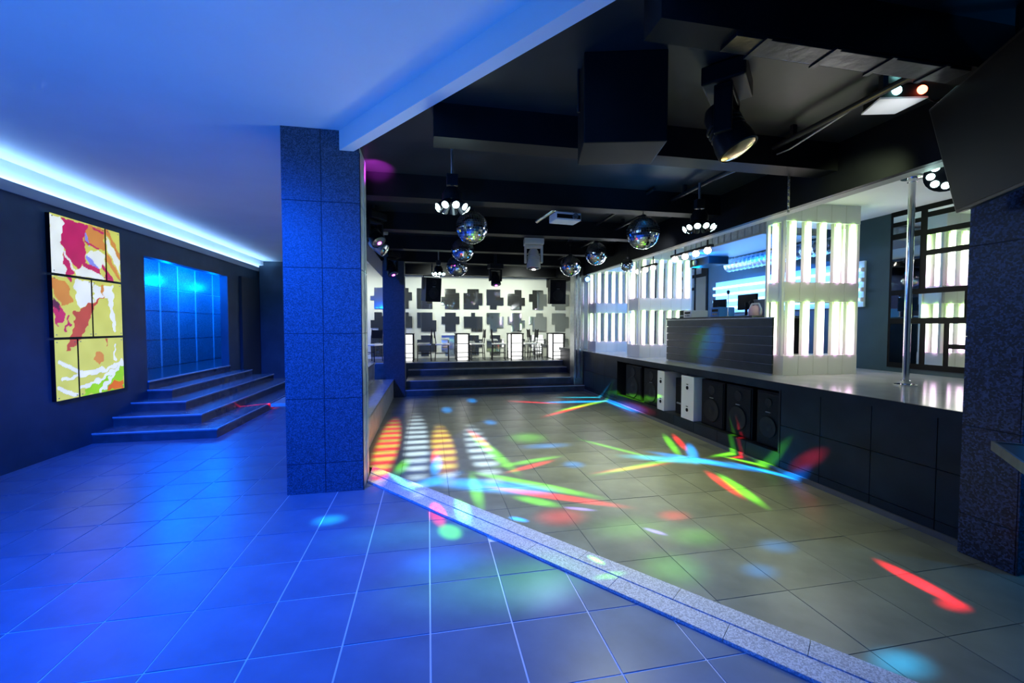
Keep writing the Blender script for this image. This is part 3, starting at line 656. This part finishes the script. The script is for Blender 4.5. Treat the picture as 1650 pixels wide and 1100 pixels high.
fac = ball_mesh(.2); core = MB().lathe([(0, -.196)] + [(.196 * math.sin(PI * k / 16), -.196 * math.cos(PI * k / 16)) for k in range(1, 16)] + [(0, .196)], 32).mesh('ball_core', True); core.materials.append(grey_metal)
def mirror_ball(loc, R, top, label):
    t = thing('mirror_ball', label, 'mirror ball', loc, (0, 0, random.uniform(0, 1)), 'mirror balls under the dark ceiling'); s = R / .2
    c = link('core', core, None, t); c.scale = (s,) * 3
    f = link('mirror_facets', fac, None, t); f.scale = (s,) * 3
    MB().lathe([(0, R - .012), (.035, R - .012), (.035, R + .02), (.012, R + .03), (0, R + .03)], 16).build('cap', black_metal, t)
    MB().tube((0, 0, R + .02), (0, 0, top - loc[2]), .005, 6).build('cable', black_metal, t)
    MB().lathe([(0, top - loc[2] - .06), (.03, top - loc[2] - .06), (.03, top - loc[2]), (0, top - loc[2])], 12).build('motor', black_plastic, t)
mirror_ball((.54, 5.28, 2.77), .2, 3.2, 'large mirror ball under the near flower light, first of its row')
mirror_ball((.6, 7.43, 2.87), .2, 3.2, 'mirror ball in the middle of the row beside the bench')
mirror_ball((.55, 8.1, 2.68), .2, 3.2, 'mirror ball nearest the tilted speaker, last of the row beside the bench')
mirror_ball((2.62, 4.86, 2.7), .2, 3.14, 'large mirror ball on the ceiling pipe closest to the light columns')
mirror_ball((2.96, 7.17, 2.84), .2, 3.076, 'mirror ball in the middle of the row on the ceiling pipe')
mirror_ball((2.66, 7.7, 2.69), .2, 3.14, 'mirror ball on the ceiling pipe closest to the mirror wall')
mirror_ball((3.45, 6.95, 2.62), .115, 3.2, 'small dark mirror ball by the edge of the stage')

# ---- ceiling pipe -------------------------------------------------------------------------------------------
cp = thing('ceiling_pipe', 'long black lighting pipe running under the dark ceiling', 'pipe', (0, 0, 3.1))
MB().tube((2.96, 1.95, 0), (2.96, 9.4, 0), .022, 12).build('pipe', black_metal, cp)
for y in (2.3, 3.0, 4.5, 6.1, 7.7, 9.2): MB().box(2.94, 2.98, y, y + .03, .0, .1).build('clamp', black_metal, cp)
MB().path([(2.96, 2.3, .01), (3.0, 3.1, -.06), (2.97, 4.2, .0)], .006, 6).build('cable', grey_metal, cp)
for x in (2.62, 2.66):
    pass
ar = thing('ball_pipe', 'short black cross pipe carrying the mirror balls', 'pipe', (0, 0, 3.06))
MB().tube((2.62, 4.6, .1), (2.66, 7.95, .1), .018, 10).build('pipe', black_metal, ar)
for y in (5.1, 7.75): MB().tube((2.64, y, .1), (2.64, y, .14), .01, 8).build('hanger', grey_metal, ar)
ch = thing('hanging_chain', 'thin steel chain hanging from the ceiling in front of the stage', 'chain', (3.35, 3.45, 2.62))
for k in range(18):
    MB().box(-.011, .011, -.003, .003, 0, .028).build('link', steel, ch, loc=(0, 0, k * .031)).rotation_euler.z = (k % 2) * PI / 2
MB().tube((0, 0, .55), (0, 0, .59), .008, 8).build('hook', steel, ch)

# ---- moving heads ----------------------------------------------------------------------------------------------
def moving_head(loc, label, s=1.0, rot=(0, 0, 0), tilt=0.4, lens=None, body=None, glow=None, hang=.2):
    """hangs from its base: base at the top, yoke, head below"""
    body = body or black_plastic
    t = thing('moving_head_light', label, 'stage light', loc, rot); t.scale = (s,) * 3
    MB().box(-.16, .16, -.12, .12, -.11, 0, .012).build('base', body, t)
    MB().tube((0, 0, 0), (0, 0, hang / s), .03, 12).build('clamp', black_metal, t)
    y = MB(); y.box(-.15, .15, -.05, .05, -.16, -.12, .008)
    for x in (-.15, .115): y.box(x, x + .035, -.05, .05, -.40, -.13, .008)
    y.build('yoke', body, t)
    d = Vector((0, -math.sin(tilt), -math.cos(tilt))); c = Vector((0, 0, -.34))
    hd = MB().lathe([(0, -.17), (.06, -.165), (.085, -.12), (.095, 0), (.112, .08), (.115, .15), (.105, .155)], 24, c, d).build('head', body, t, True)
    for k in range(3): MB().lathe([(.098, -.05 + k * .03), (.106, -.045 + k * .03), (.106, -.035 + k * .03), (.098, -.03 + k * .03)], 24, c, d).build('cooling_fin', body, hd)
    MB().lathe([(.104, .15), (.08, .158), (.04, .168), (0, .172)], 24, c, d).build('lens', lens or lens_m, t, True)
    if glow: MB().lathe([(0, .17), (.03, .171), (.03, .176), (0, .178)], 16, c, d).build('bulb', glow, t)
    return t
mag_e = emit('magenta_led', (1.0, 0.08, 1.0), 14); warm_e = emit('warm_led', (1.0, 0.9, 0.75), 12); cyan_e = emit('cyan_led', (0.65, 1.0, 0.97), 12)
moving_head((1.90, 2.45, 3.17), 'big black moving head light beside the hung loudspeaker', 1.05, (0, 0, .75), .45, brass_m, hang=.04)
moving_head((1.70, 6.75, 2.98), 'tan moving head light hanging in mid room behind the projector', 1.0, (0, 0, -.15), .15, lens_m, cream_plastic, warm_e, .22)
moving_head((1.47, 9.3, 2.92), 'black moving head light with purple lens before the mirror wall', .95, (0, 0, .2), .3, None, None, mag_e, .28)
moving_head((-.72, 6.1, 3.10), 'black moving head light with purple lens near the clad column', .9, (0, 0, .9), .7, None, None, mag_e, .1)
moving_head((-.70, 8.6, 2.98), 'black moving head light with purple lens by the far column', .9, (0, 0, .7), .5, None, None, mag_e, .22)
moving_head((-.74, 6.75, 3.05), 'grey-armed moving head light second along the beam above the bench', .85, (0, 0, 1.2), 1.0, chrome, grey_metal, None, .15)
spot('moving_head_beam_a', (-.5, 4.2, 2.75), (-.52, 4.62, 3.2), (0.8, 0.05, 1.0), 200, 36, 0.8, 0.02)
spot('booth_beam_blue', (2.9, 4.5, 2.5), (4.08, 5.5, 1.3), (0.0, 0.25, 1.0), 1100, 15, 0.9, 0.02)
spot('booth_beam_green', (2.9, 4.5, 2.5), (4.08, 5.78, 1.3), (0.2, 1.0, 0.1), 420, 12, 0.9, 0.02)
spot('moving_head_beam_b', (-.6, 8.1, 2.6), (-.3, 7.2, 3.2), (0.8, 0.0, 1.0), 60, 22, 0.8, 0.02)

# ---- flower effect lights ------------------------------------------------------------------------------------------
def flower(loc, top, label, R=.17, n=9, e=None, tilt=0.0):
    t = thing('flower_light', label, 'stage light', loc, (tilt, 0, 0), 'flower effect lights')
    MB().lathe([(0, .08), (.06, .08), (.09, .03), (.09, -.03), (.05, -.06), (0, -.06)], 20).build('hub', black_plastic, t, True)
    MB().tube((0, 0, .07), (0, 0, top - loc[2]), .014, 10).build('rod', steel, t)
    MB().box(-.05, .05, -.03, .03, .1, .2, .006).build('bracket', black_metal, t)
    for k in range(n):
        a = 2 * PI * k / n; d = Vector((math.cos(a), math.sin(a), -.75)).normalized()
        p = d * .07; q = d * R
        b = MB().tube(p, q, .024, 10, .034).build('barrel', black_metal, t)
        MB().lathe([(0, .012), (.02, .009), (.032, 0), (.032, -.004)], 12, q, d).build('lens', e or cyan_e, b)
    return t
flower((.22, 3.85, 2.70), 3.2, 'flower shaped LED effect light on a steel rod over the dance floor')
flower((.22, 9.0, 2.72), 3.2, 'flower shaped LED effect light above the tilted speaker by the mirror wall', .15)
flower((2.9, 4.15, 2.72), 3.1, 'flower shaped LED effect light hung from the pipe near the stage', .19, 11)
point('flower_glow', (.22, 3.85, 2.4), (.7, 1, 1), 8, .12)

# ---- projector -----------------------------------------------------------------------------------------------------
pj = thing('projector', 'pale projector on a tubular arm in mid room', 'projector', (1.72, 5.2, 2.92), (0, 0, .1))
MB().box(-.17, .17, -.12, .12, -.05, .05, .012).build('case', white_plastic, pj)
MB().box(-.16, .16, -.124, -.118, -.03, .02, .002).build('front_panel', black_plastic, pj)
MB().lathe([(.035, 0), (.035, .03), (.028, .032), (0, .025)], 16, (.08, -.124, 0), (0, -1, 0)).build('lens', lens_m, pj)
a = MB()
for x in (-.15, .15): a.tube((x, 0, .05), (0, 0, .2), .009, 8)
a.tube((0, 0, .2), (0, 0, .28), .02, 10); a.tube((0, 0, .2), (-.26, .35, .02), .022, 12); a.build('arm', chrome, pj)

# ---- derby effect light near the TV -----------------------------------------------------------------------------------
db = thing('derby_light', 'black box effect light with cyan and red lenses near the screen', 'stage light', (3.2, 2.45, 3.09), (0, 0, -.25)); db.scale = (.78, .78, .75)
MB().prism([(-.19, -.13), (.19, -.13), (.14, .13), (-.14, .13)], 0.015, .13).build('case', black_plastic, db)
MB().prism([(-.2, -.14), (.2, -.14), (.15, .14), (-.15, .14)], 0, .015).build('base_plate', white_plastic, db)
for x, e in ((-.06, emit('cyan_lens', (.35, 1, 1), 10)), (.15, emit('red_lens', (1, .12, .06), 14))):
    MB().lathe([(.038, 0), (.038, .015), (.025, .03), (0, .035)], 18, (x, -.13, .075), (0, -1, 0)).build('lens', e, db, True)
box('bracket', steel, -.02, .02, -.01, .01, .13, .15, db)
spot('derby_red', (3.3, 2.22, 3.1), (3.4, 1.9, 3.2), (1, .1, .05), 3, 120, 1.0)
spot('derby_plate_fill', (3.2, 2.2, 2.7), (3.2, 2.45, 3.09), (.9, .95, 1), 9, 50, .8)  # unseen spot added to brighten the base plate
pb = thing('power_cable', 'loose black cable looped under the ceiling beside the effect light', 'cable', (3.42, 2.42, 3.15))
MB().path([(0, 0, .04), (.06, -.04, -.03), (.14, -.05, -.02), (.2, -.02, .03), (.26, -.1, .02), (.22, -.14, -.08)], .006, 6).build('cord', black_metal, pb)

# ---- television -------------------------------------------------------------------------------------------------------
tv = thing('television', 'large black flat screen tilted down from the ceiling by the near stage column', 'television', (3.36, 2.12, 2.28), (0, 0, 0))
wd = Vector((-.3, -.46, 0)).normalized(); nrm = Vector((-.838, .546, 0)); upv = (Vector((0, 0, 1)) * .975 + nrm * .22).normalized(); nv = wd.cross(upv).normalized()
Mt = Matrix(((wd.x, upv.x, nv.x, 0), (wd.y, upv.y, nv.y, 0), (wd.z, upv.z, nv.z, 0), (0, 0, 0, 1)))
MB().box(0, 1.15, 0, .7, -.03, .03, .006, Mt).build('housing', black_plastic, tv)
sgn = 1 if nv.dot(nrm) > 0 else -1
MB().box(.02, 1.13, .02, .68, .03 * sgn, .034 * sgn, 0, Mt).build('screen', screen_m, tv)
MB().box(-.006, 0, .0, .7, -.02, .02, 0, Mt).build('side_trim', grey_metal, tv)
p = Mt @ Vector((.57, .35, -.03 * sgn)); MB().tube(p, (p.x, p.y, .92), .03, 12).build('mount', black_metal, tv)
# lamps on the stage side of the screen
rl = thing('ring_light', 'round black effect light with a ring of cyan LEDs above the stage', 'stage light', (3.92, 2.58, 2.72))
dr = Vector((-.75, -.5, -.35)).normalized()
MB().lathe([(0, -.06), (.09, -.06), (.13, 0), (.13, .02), (0, .02)], 24, (0, 0, 0), dr).build('housing', black_plastic, rl, True)
qd = dr.to_track_quat('Z', 'Y')
for k in range(8):
    c = qd @ Vector((.085 * math.cos(k * PI / 4), .085 * math.sin(k * PI / 4), .02))
    MB().lathe([(0, .012), (.02, .01), (.026, 0)], 12, c, dr).build('lens', cyan_e, rl)
MB().tube((0, 0, 0), (.02, .02, .3), .012, 8).build('bracket', black_metal, rl)
sl = thing('small_spotlight', 'small black spotlight with pinkish lens below the ring light', 'stage light', (4.15, 2.62, 2.58))
MB().lathe([(0, -.08), (.035, -.08), (.05, 0), (.05, .02), (.045, .02)], 16, (0, 0, 0), (-.7, -.65, -.2)).build('housing', black_plastic, sl, True)
MB().lathe([(0, .022), (.045, .015)], 16, (0, 0, 0), (-.7, -.65, -.2)).build('lens', emit('pinkish_led', (1, .6, .7), 6), sl)
MB().tube((0, 0, .02), (.0, .0, .45), .01, 8).build('bracket', black_metal, sl)

# ---- stage ceiling gear ---------------------------------------------------------------------------------------------------
def lamp_bar(y0, x, z, n, label, gap=.27):
    t = thing('lamp_bar', label, 'stage light', (x, y0, z), (0, 0, 0), 'lamp bars above the stage edge')
    MB().box(-.03, .03, -.1, gap * (n - 1) + .1, .05, .09, .006).build('bar', black_metal, t)
    for k in range(n):
        c = (0, k * gap, .02); d = (-.55, -.75, -.35)
        MB().lathe([(0, -.1), (.04, -.09), (.055, 0), (.055, .03), (.05, .03)], 16, c, d).build('lamp_can', black_metal, t, True)
        MB().lathe([(0, .034), (.03, .03), (.05, .022)], 16, c, d).build('bulb', warm_e, t)
    for y in (0, gap * (n - 1)): MB().tube((0, y, .07), (0, y, 3.03 - z), .012, 8).build('hanger', black_metal, t)
lamp_bar(5.45, 3.95, 2.62, 4, 'black bar of four warm lamps above the DJ booth')
lamp_bar(7.0, 3.98, 2.58, 3, 'black bar of three warm lamps above the far light columns')
ac = thing('ceiling_unit', 'grey slatted ventilation unit under the stage ceiling', 'air conditioner', (5.0, 5.9, 2.8))
MB().box(-.55, .45, -.9, .9, 0, .2, .02).build('case', grey_metal, ac)
for k in range(12): box('slat', steel, -.556, -.545, -.85 + .14 * k, -.74 + .14 * k, .03, .17, ac)
for k in range(6): box('slat', steel, -.5 + .15 * k, -.4 + .15 * k, -.906, -.898, .03, .17, ac)
for x in (-.4, .3):
    for y in (-.7, .7): MB().tube((x, y, .2), (x, y, .24), .012, 8).build('hanger', steel, ac)
b2 = thing('ceiling_projector', 'small black projector under the stage ceiling above the light panel', 'projector', (5.1, 7.0, 2.66))
MB().box(-.2, .2, -.28, .28, 0, .14, .012).build('case', black_plastic, b2); MB().tube((0, 0, .14), (0, 0, .37), .02, 10).build('mount', black_metal, b2)
MB().lathe([(.05, 0), (.05, .03), (0, .03)], 16, (-.2, .1, .07), (-1, 0, 0)).build('lens', lens_m, b2)
du = thing('duct', 'crumpled silver air duct under the stage ceiling', 'duct', (5.65, 6.0, 2.7))
MB().lathe([(.11 + .012 * (k % 2), k * .05) for k in range(44)], 18, (0, -1.0, 0), (0, 1, 0)).build('hose', mat('blue_silver_foil', (0.5, 0.6, 0.7), 0.25, 0.9, 0.2, 30, 0.5), du)
for y in (-.8, 1.0): MB().tube((0, y, .1), (0, y, .328), .008, 6).build('strap', steel, du)
wcam = thing('wall_spot', 'small blue-lensed spotlight on the white pier at the stage end', 'stage light', (3.72, 9.55, 2.66))
MB().lathe([(0, -.07), (.05, -.07), (.075, 0), (.075, .04), (.065, .04)], 16, (0, 0, 0), (-.1, -1, -.1)).build('housing', black_plastic, wcam, True)
MB().lathe([(0, .03), (.06, .03)], 16, (0, 0, 0), (-.1, -1, -.1)).build('lens', emit('blue_led', (.15, .3, 1), 5), wcam)
MB().tube((0, 0, .05), (0, .02, .3), .012, 8).build('bracket', black_metal, wcam)

# ---- truss strip along the first beam ------------------------------------------------------------------------------------
tr = thing('metal_rail', 'dented bare metal rail under the first dark ceiling beam', 'rail', (0, 0, 2.93))
MB().box(1.45, 2.9, 1.81, 1.93, 0, .02, .003).build('rail', mat('dull_metal', (0.05, 0.052, 0.055), 0.3, 0.8, 0.5, 7.0, 0.5), tr)
for x in (1.6, 2.0, 2.35, 2.7): box('clip', MATS['dull_metal'], x, x + .03, 1.79, 1.95, -.008, 0.004, tr)

# ---- bench between the two clad columns ------------------------------------------------------------------------------------
bn = thing('bench', 'long slate bench with raised counter behind, between the two columns', 'bench')
for k in range(13):
    a, b = 4.58 + k * .372, 4.58 + (k + 1) * .372
    box('seat_slab', bench_m, -1.13, -.74, a + .003, b - .003, .36, .40, bn)
    box('front_slab', bench_m, -.765, -.745, a + .003, b - .003, .0, .36, bn)
    box('back_slab', bench_m, -1.15, -1.13, a + .003, b - .003, .40, .74, bn)
box('body', joint_m, -1.13, -.765, 4.58, 9.41, 0, .36, bn); box('back_body', joint_m, -1.30, -1.15, 4.58, 9.41, 0, .74, bn)
MB().box(-1.55, -1.12, 4.58, 9.41, .74, .775, .006).build('counter_top', wood_top, bn)
box('edge_trim', steel, -.745, -.735, 4.58, 9.41, .37, .403, bn); box('edge_trim', steel, -1.122, -1.112, 4.58, 9.41, .74, .777, bn)

# ---- tables and chairs on the platform -----------------------------------------------------------------------------------------
glow_white = emit('table_glow', (1.0, 1.0, 0.97), 1.6)
def table(x, y, label):
    t = thing('light_table', label, 'table', (x, y, .6), group='glowing tables on the platform')
    MB().box(-.19, .19, -.32, .32, .72, .75, .004).build('table_top', black_plastic, t)
    MB().box(-.135, .135, -.27, .27, .03, .715, .01).build('glowing_core', glow_white, t)
    for sx in (-.165, .165):
        for sy in (-.29, .29): MB().box(sx - .016, sx + .016, sy - .016, sy + .016, 0, .72).build('leg', black_metal, t)
    for z in (.10, .22, .46):
        for yy in (-.3, .28): MB().box(-.165, .165, yy, yy + .02, z, z + .02).build('rail', black_metal, t)
def chair(x, y, rz, label):
    t = thing('chair', label, 'chair', (x, y, .6), (0, 0, rz), 'chairs on the platform')
    MB().box(-.19, .19, -.19, .19, .43, .47, .012).build('seat', white_plastic, t)
    for sx in (-.17, .17):
        MB().tube((sx, -.17, 0), (sx, -.165, .43), .013, 8).build('leg', black_metal, t)
        MB().path([(sx, .2, 0), (sx, .17, .43), (sx, .22, .86)], .013, 8).build('leg', black_metal, t)
    MB().box(-.17, .17, .195, .225, .62, .84, .01).build('backrest', black_plastic, t)
    for p, q in (((-.17, -.16, .2), (-.17, .185, .2)), ((.17, -.16, .2), (.17, .185, .2)), ((-.17, -.165, .26), (.17, -.165, .26))): MB().tube(p, q, .009, 6).build('stretcher', black_metal, t)
TX = [(-.56, 'by the dark clad column'), (.92, 'under the tilted hung speaker'), (2.42, 'in the middle of the platform'), (3.95, 'behind the chrome pillar')]
for x, w in TX[:3] + [(3.62, TX[3][1])]:
    table(x, 11.75, 'narrow glowing white table in a black frame ' + w)
for x, rz, lab in ((-.12, PI / 2 * -1, 'black framed chair facing the table by the clad column'), (.38, PI / 2, 'black framed chair with its back to the clad column at the second table'), (1.34, -PI / 2, 'black framed chair on the pillar side of the second table'),
                   (1.95, PI / 2, 'black framed chair on the column side of the third table'), (2.83, -PI / 2, 'black framed chair on the pillar side of the third table'), (3.14, PI / 2, 'black framed chair facing the table behind the chrome pillar')):
    chair(x, (12.3 if x > 3 else 11.75) + random.uniform(-.06, .06), rz + random.uniform(-.15, .15), lab)
chair(-1.45, 11.7, -.5, 'black framed chair behind the bench counter near the far wall')

# ---- high table at the right edge -------------------------------------------------------------------------------------------------
ht = thing('bar_table', 'dark bar table corner with pale metal edge by the near stage column', 'table', (2.15, .75, 0), (0, 0, -.835))
MB().box(-.35, .35, -.35, .35, 1.06, 1.095, .003).build('table_top', mat('teal_laminate', (0.05, 0.09, 0.1), 0.3), ht)
for s in (-1, 1): box('edge_band', steel, .35 * s - .004, .35 * s + .004, -.354, .354, 1.062, 1.099, ht); box('edge_band', steel, -.354, .354, .35 * s - .004, .35 * s + .004, 1.062, 1.099, ht)
MB().tube((0, 0, .02), (0, 0, 1.06), .04, 16).build('pedestal', chrome, ht); MB().lathe([(0, 0), (.22, 0), (.22, .015), (.06, .04), (0, .04)], 28).build('base', chrome, ht)

# ---- pictures on the lounge wall ----------------------------------------------------------------------------------------------------
ART = []
def poly_(c, *p): ART.append(('p', c, p))
def line_(c, w, *p): ART.append(('l', c, w, p))
WHT, CRI, ORA, RUS, VIO, LIM, YEL = (232, 238, 222), (188, 34, 92), (208, 136, 62), (186, 74, 58), (130, 140, 222), (150, 212, 40), (205, 207, 92)
poly_(WHT, (40, 50), (105, 70), (105, 250), (120, 380), (40, 380)); poly_(ORA, (40, 385), (125, 415), (150, 520), (100, 545), (55, 470))
poly_(ORA, (215, 95), (335, 130), (335, 245), (270, 225), (222, 205)); poly_(CRI, (108, 68), (242, 103), (215, 180), (226, 300), (185, 347), (140, 300), (98, 200), (102, 120))
poly_(CRI, (105, 245), (157, 345), (136, 412), (120, 380)); poly_(WHT, (222, 262), (290, 236), (336, 268), (336, 332), (300, 342), (240, 292)); poly_(WHT, (160, 350), (215, 325), (300, 360), (335, 405), (165, 375))
poly_(VIO, (230, 266), (272, 300), (322, 385), (290, 350), (235, 312)); poly_(CRI, (205, 300), (300, 338), (318, 380), (290, 365), (215, 332))
line_(CRI, 5, (265, 120), (330, 150)); line_(WHT, 5, (110, 245), (160, 345)); line_(VIO, 4, (225, 150), (240, 215)); line_(CRI, 4, (225, 195), (300, 235))
poly_(WHT, (345, 165), (430, 300), (430, 370), (345, 225)); poly_(ORA, (345, 245), (430, 385), (430, 415), (345, 300)); line_(ORA, 9, (345, 130), (430, 285)); poly_(CRI, (320, 310), (395, 412), (345, 412), (325, 350))
poly_(WHT, (163, 400), (262, 410), (258, 522), (190, 552), (163, 500)); poly_(WHT, (268, 425), (325, 440), (388, 430), (382, 512), (320, 490), (265, 526)); poly_(ORA, (300, 425), (330, 430), (325, 490), (310, 470))
poly_(RUS, (158, 572), (260, 522), (322, 488), (262, 560), (236, 640), (190, 722), (115, 792), (150, 660)); poly_(CRI, (52, 490), (106, 562), (110, 602), (74, 652), (58, 600)); poly_((90, 30, 70), (52, 490), (85, 530), (80, 570), (56, 540))
line_(CRI, 6, (125, 590), (132, 640), (110, 675)); line_(WHT, 12, (365, 505), (378, 600), (392, 670)); line_(WHT, 6, (392, 750), (388, 830)); line_(RUS, 5, (338, 722), (338, 755))
poly_(LIM, (300, 930), (450, 850), (450, 990), (190, 1030), (230, 960)); poly_(ORA, (270, 800), (300, 788), (325, 812), (318, 848), (290, 858), (268, 838)); poly_((222, 110, 40), (330, 985), (380, 950), (445, 940), (445, 985), (335, 1000))
for q in (((80, 845), (190, 905), (260, 895)), ((190, 920), (330, 890), (440, 840)), ((100, 940), (200, 915), (310, 880)), ((190, 985), (300, 940), (400, 880)), ((300, 1005), (370, 920), (435, 855)), ((75, 985), (120, 1010), (170, 1025))): line_(WHT, 9, *q)
def art_color(s, t):
    """colour of the printed picture at s (across) and t (down), both 0..1"""
    x = 45 + s * 385 + t * 20; y0 = 40 + (x - 45) * .29; y1 = 1055 - (x - 70) * .19; y = y0 + t * (y1 - y0)
    wob = 5 * math.sin(x * .11 + y * .05) + 4 * math.sin(y * .13 - x * .07); X, Y = x + wob, y + wob * .7
    c = YEL
    for a in ART:
        if a[0] == 'p':
            p = a[2]; ins = False
            for i in range(len(p)):
                (xa, ya), (xb, yb) = p[i], p[i - 1]
                if (ya > Y) != (yb > Y) and X < (xb - xa) * (Y - ya) / (yb - ya) + xa: ins = not ins
            if ins: c = a[1]
        else:
            for (xa, ya), (xb, yb) in zip(a[3][:-1], a[3][1:]):
                dx, dy = xb - xa, yb - ya; k = max(0, min(1, ((X - xa) * dx + (Y - ya) * dy) / (dx * dx + dy * dy)))
                if math.hypot(X - xa - k * dx, Y - ya - k * dy) < a[2]: c = a[1]
    g = 1 + .07 * math.sin(x * .05) * math.sin(y * .04)
    return [min(1, v * g) for v in lin(c)]
art_m = bpy.data.materials.new('backlit_print'); art_m.use_nodes = True
nt = art_m.node_tree; ca = nt.nodes.new('ShaderNodeVertexColor'); ca.layer_name = 'print'; bs = nt.nodes['Principled BSDF']
nt.links.new(ca.outputs['Color'], bs.inputs['Base Color']); nt.links.new(ca.outputs['Color'], bs.inputs['Emission Color']); bs.inputs['Emission Strength'].default_value = .85; bs.inputs['Roughness'].default_value = .3
PY0, PY1, PZ0, PZ1 = 5.9, 7.03, .66, 2.87
def canvas(ya, yb, za, zb, label):
    t = thing('picture_panel', label, 'picture', (-4.35, (ya + yb) / 2, za), group='backlit picture panels on the navy wall')
    oy = (ya + yb) / 2
    MB().box(0.0, .045, ya - oy, yb - oy, 0, zb - za).build('box_frame', black_plastic, t)
    nu, nv = max(20, int((yb - ya) / .011)), max(20, int((zb - za) / .011))
    vs = [(.0465, ya - oy + (yb - ya) * i / nu, (zb - za) * j / nv) for j in range(nv + 1) for i in range(nu + 1)]
    fs = [(j * (nu + 1) + i, j * (nu + 1) + i + 1, (j + 1) * (nu + 1) + i + 1, (j + 1) * (nu + 1) + i) for j in range(nv) for i in range(nu)]
    me = bpy.data.meshes.new('print'); me.from_pydata(vs, [], fs); at = me.color_attributes.new('print', 'FLOAT_COLOR', 'POINT')
    for k, v in enumerate(vs): at.data[k].color = (*art_color((v[1] + oy - PY0) / (PY1 - PY0), 1 - (v[2] + za - PZ0) / (PZ1 - PZ0)), 1)
    link('print', me, art_m, t)
    for y in (ya - oy + .03, yb - oy - .03):
        for z in (.03, zb - za - .03): MB().tube((.046, y, z), (.052, y, z), .008, 8).build('screw', steel, t)
for za, zb, ym, w in ((2.175, 2.87, 6.76, 'top'), (1.415, 2.145, 6.49, 'middle'), (.66, 1.385, 6.235, 'bottom')):
    canvas(PY0, ym - .012, za, zb, {'top': 'large top backlit panel with crimson shape on white', 'middle': 'middle backlit panel with rust-red diagonal, away from the doorway', 'bottom': 'narrow bottom backlit panel, pale yellow with white streaks'}[w])
    canvas(ym + .012, PY1, za, zb, {'top': 'narrow top backlit panel with orange and white diagonals', 'middle': 'middle backlit panel of yellow and white drips, beside the doorway', 'bottom': 'large bottom backlit panel, lime green with an orange spot'}[w])
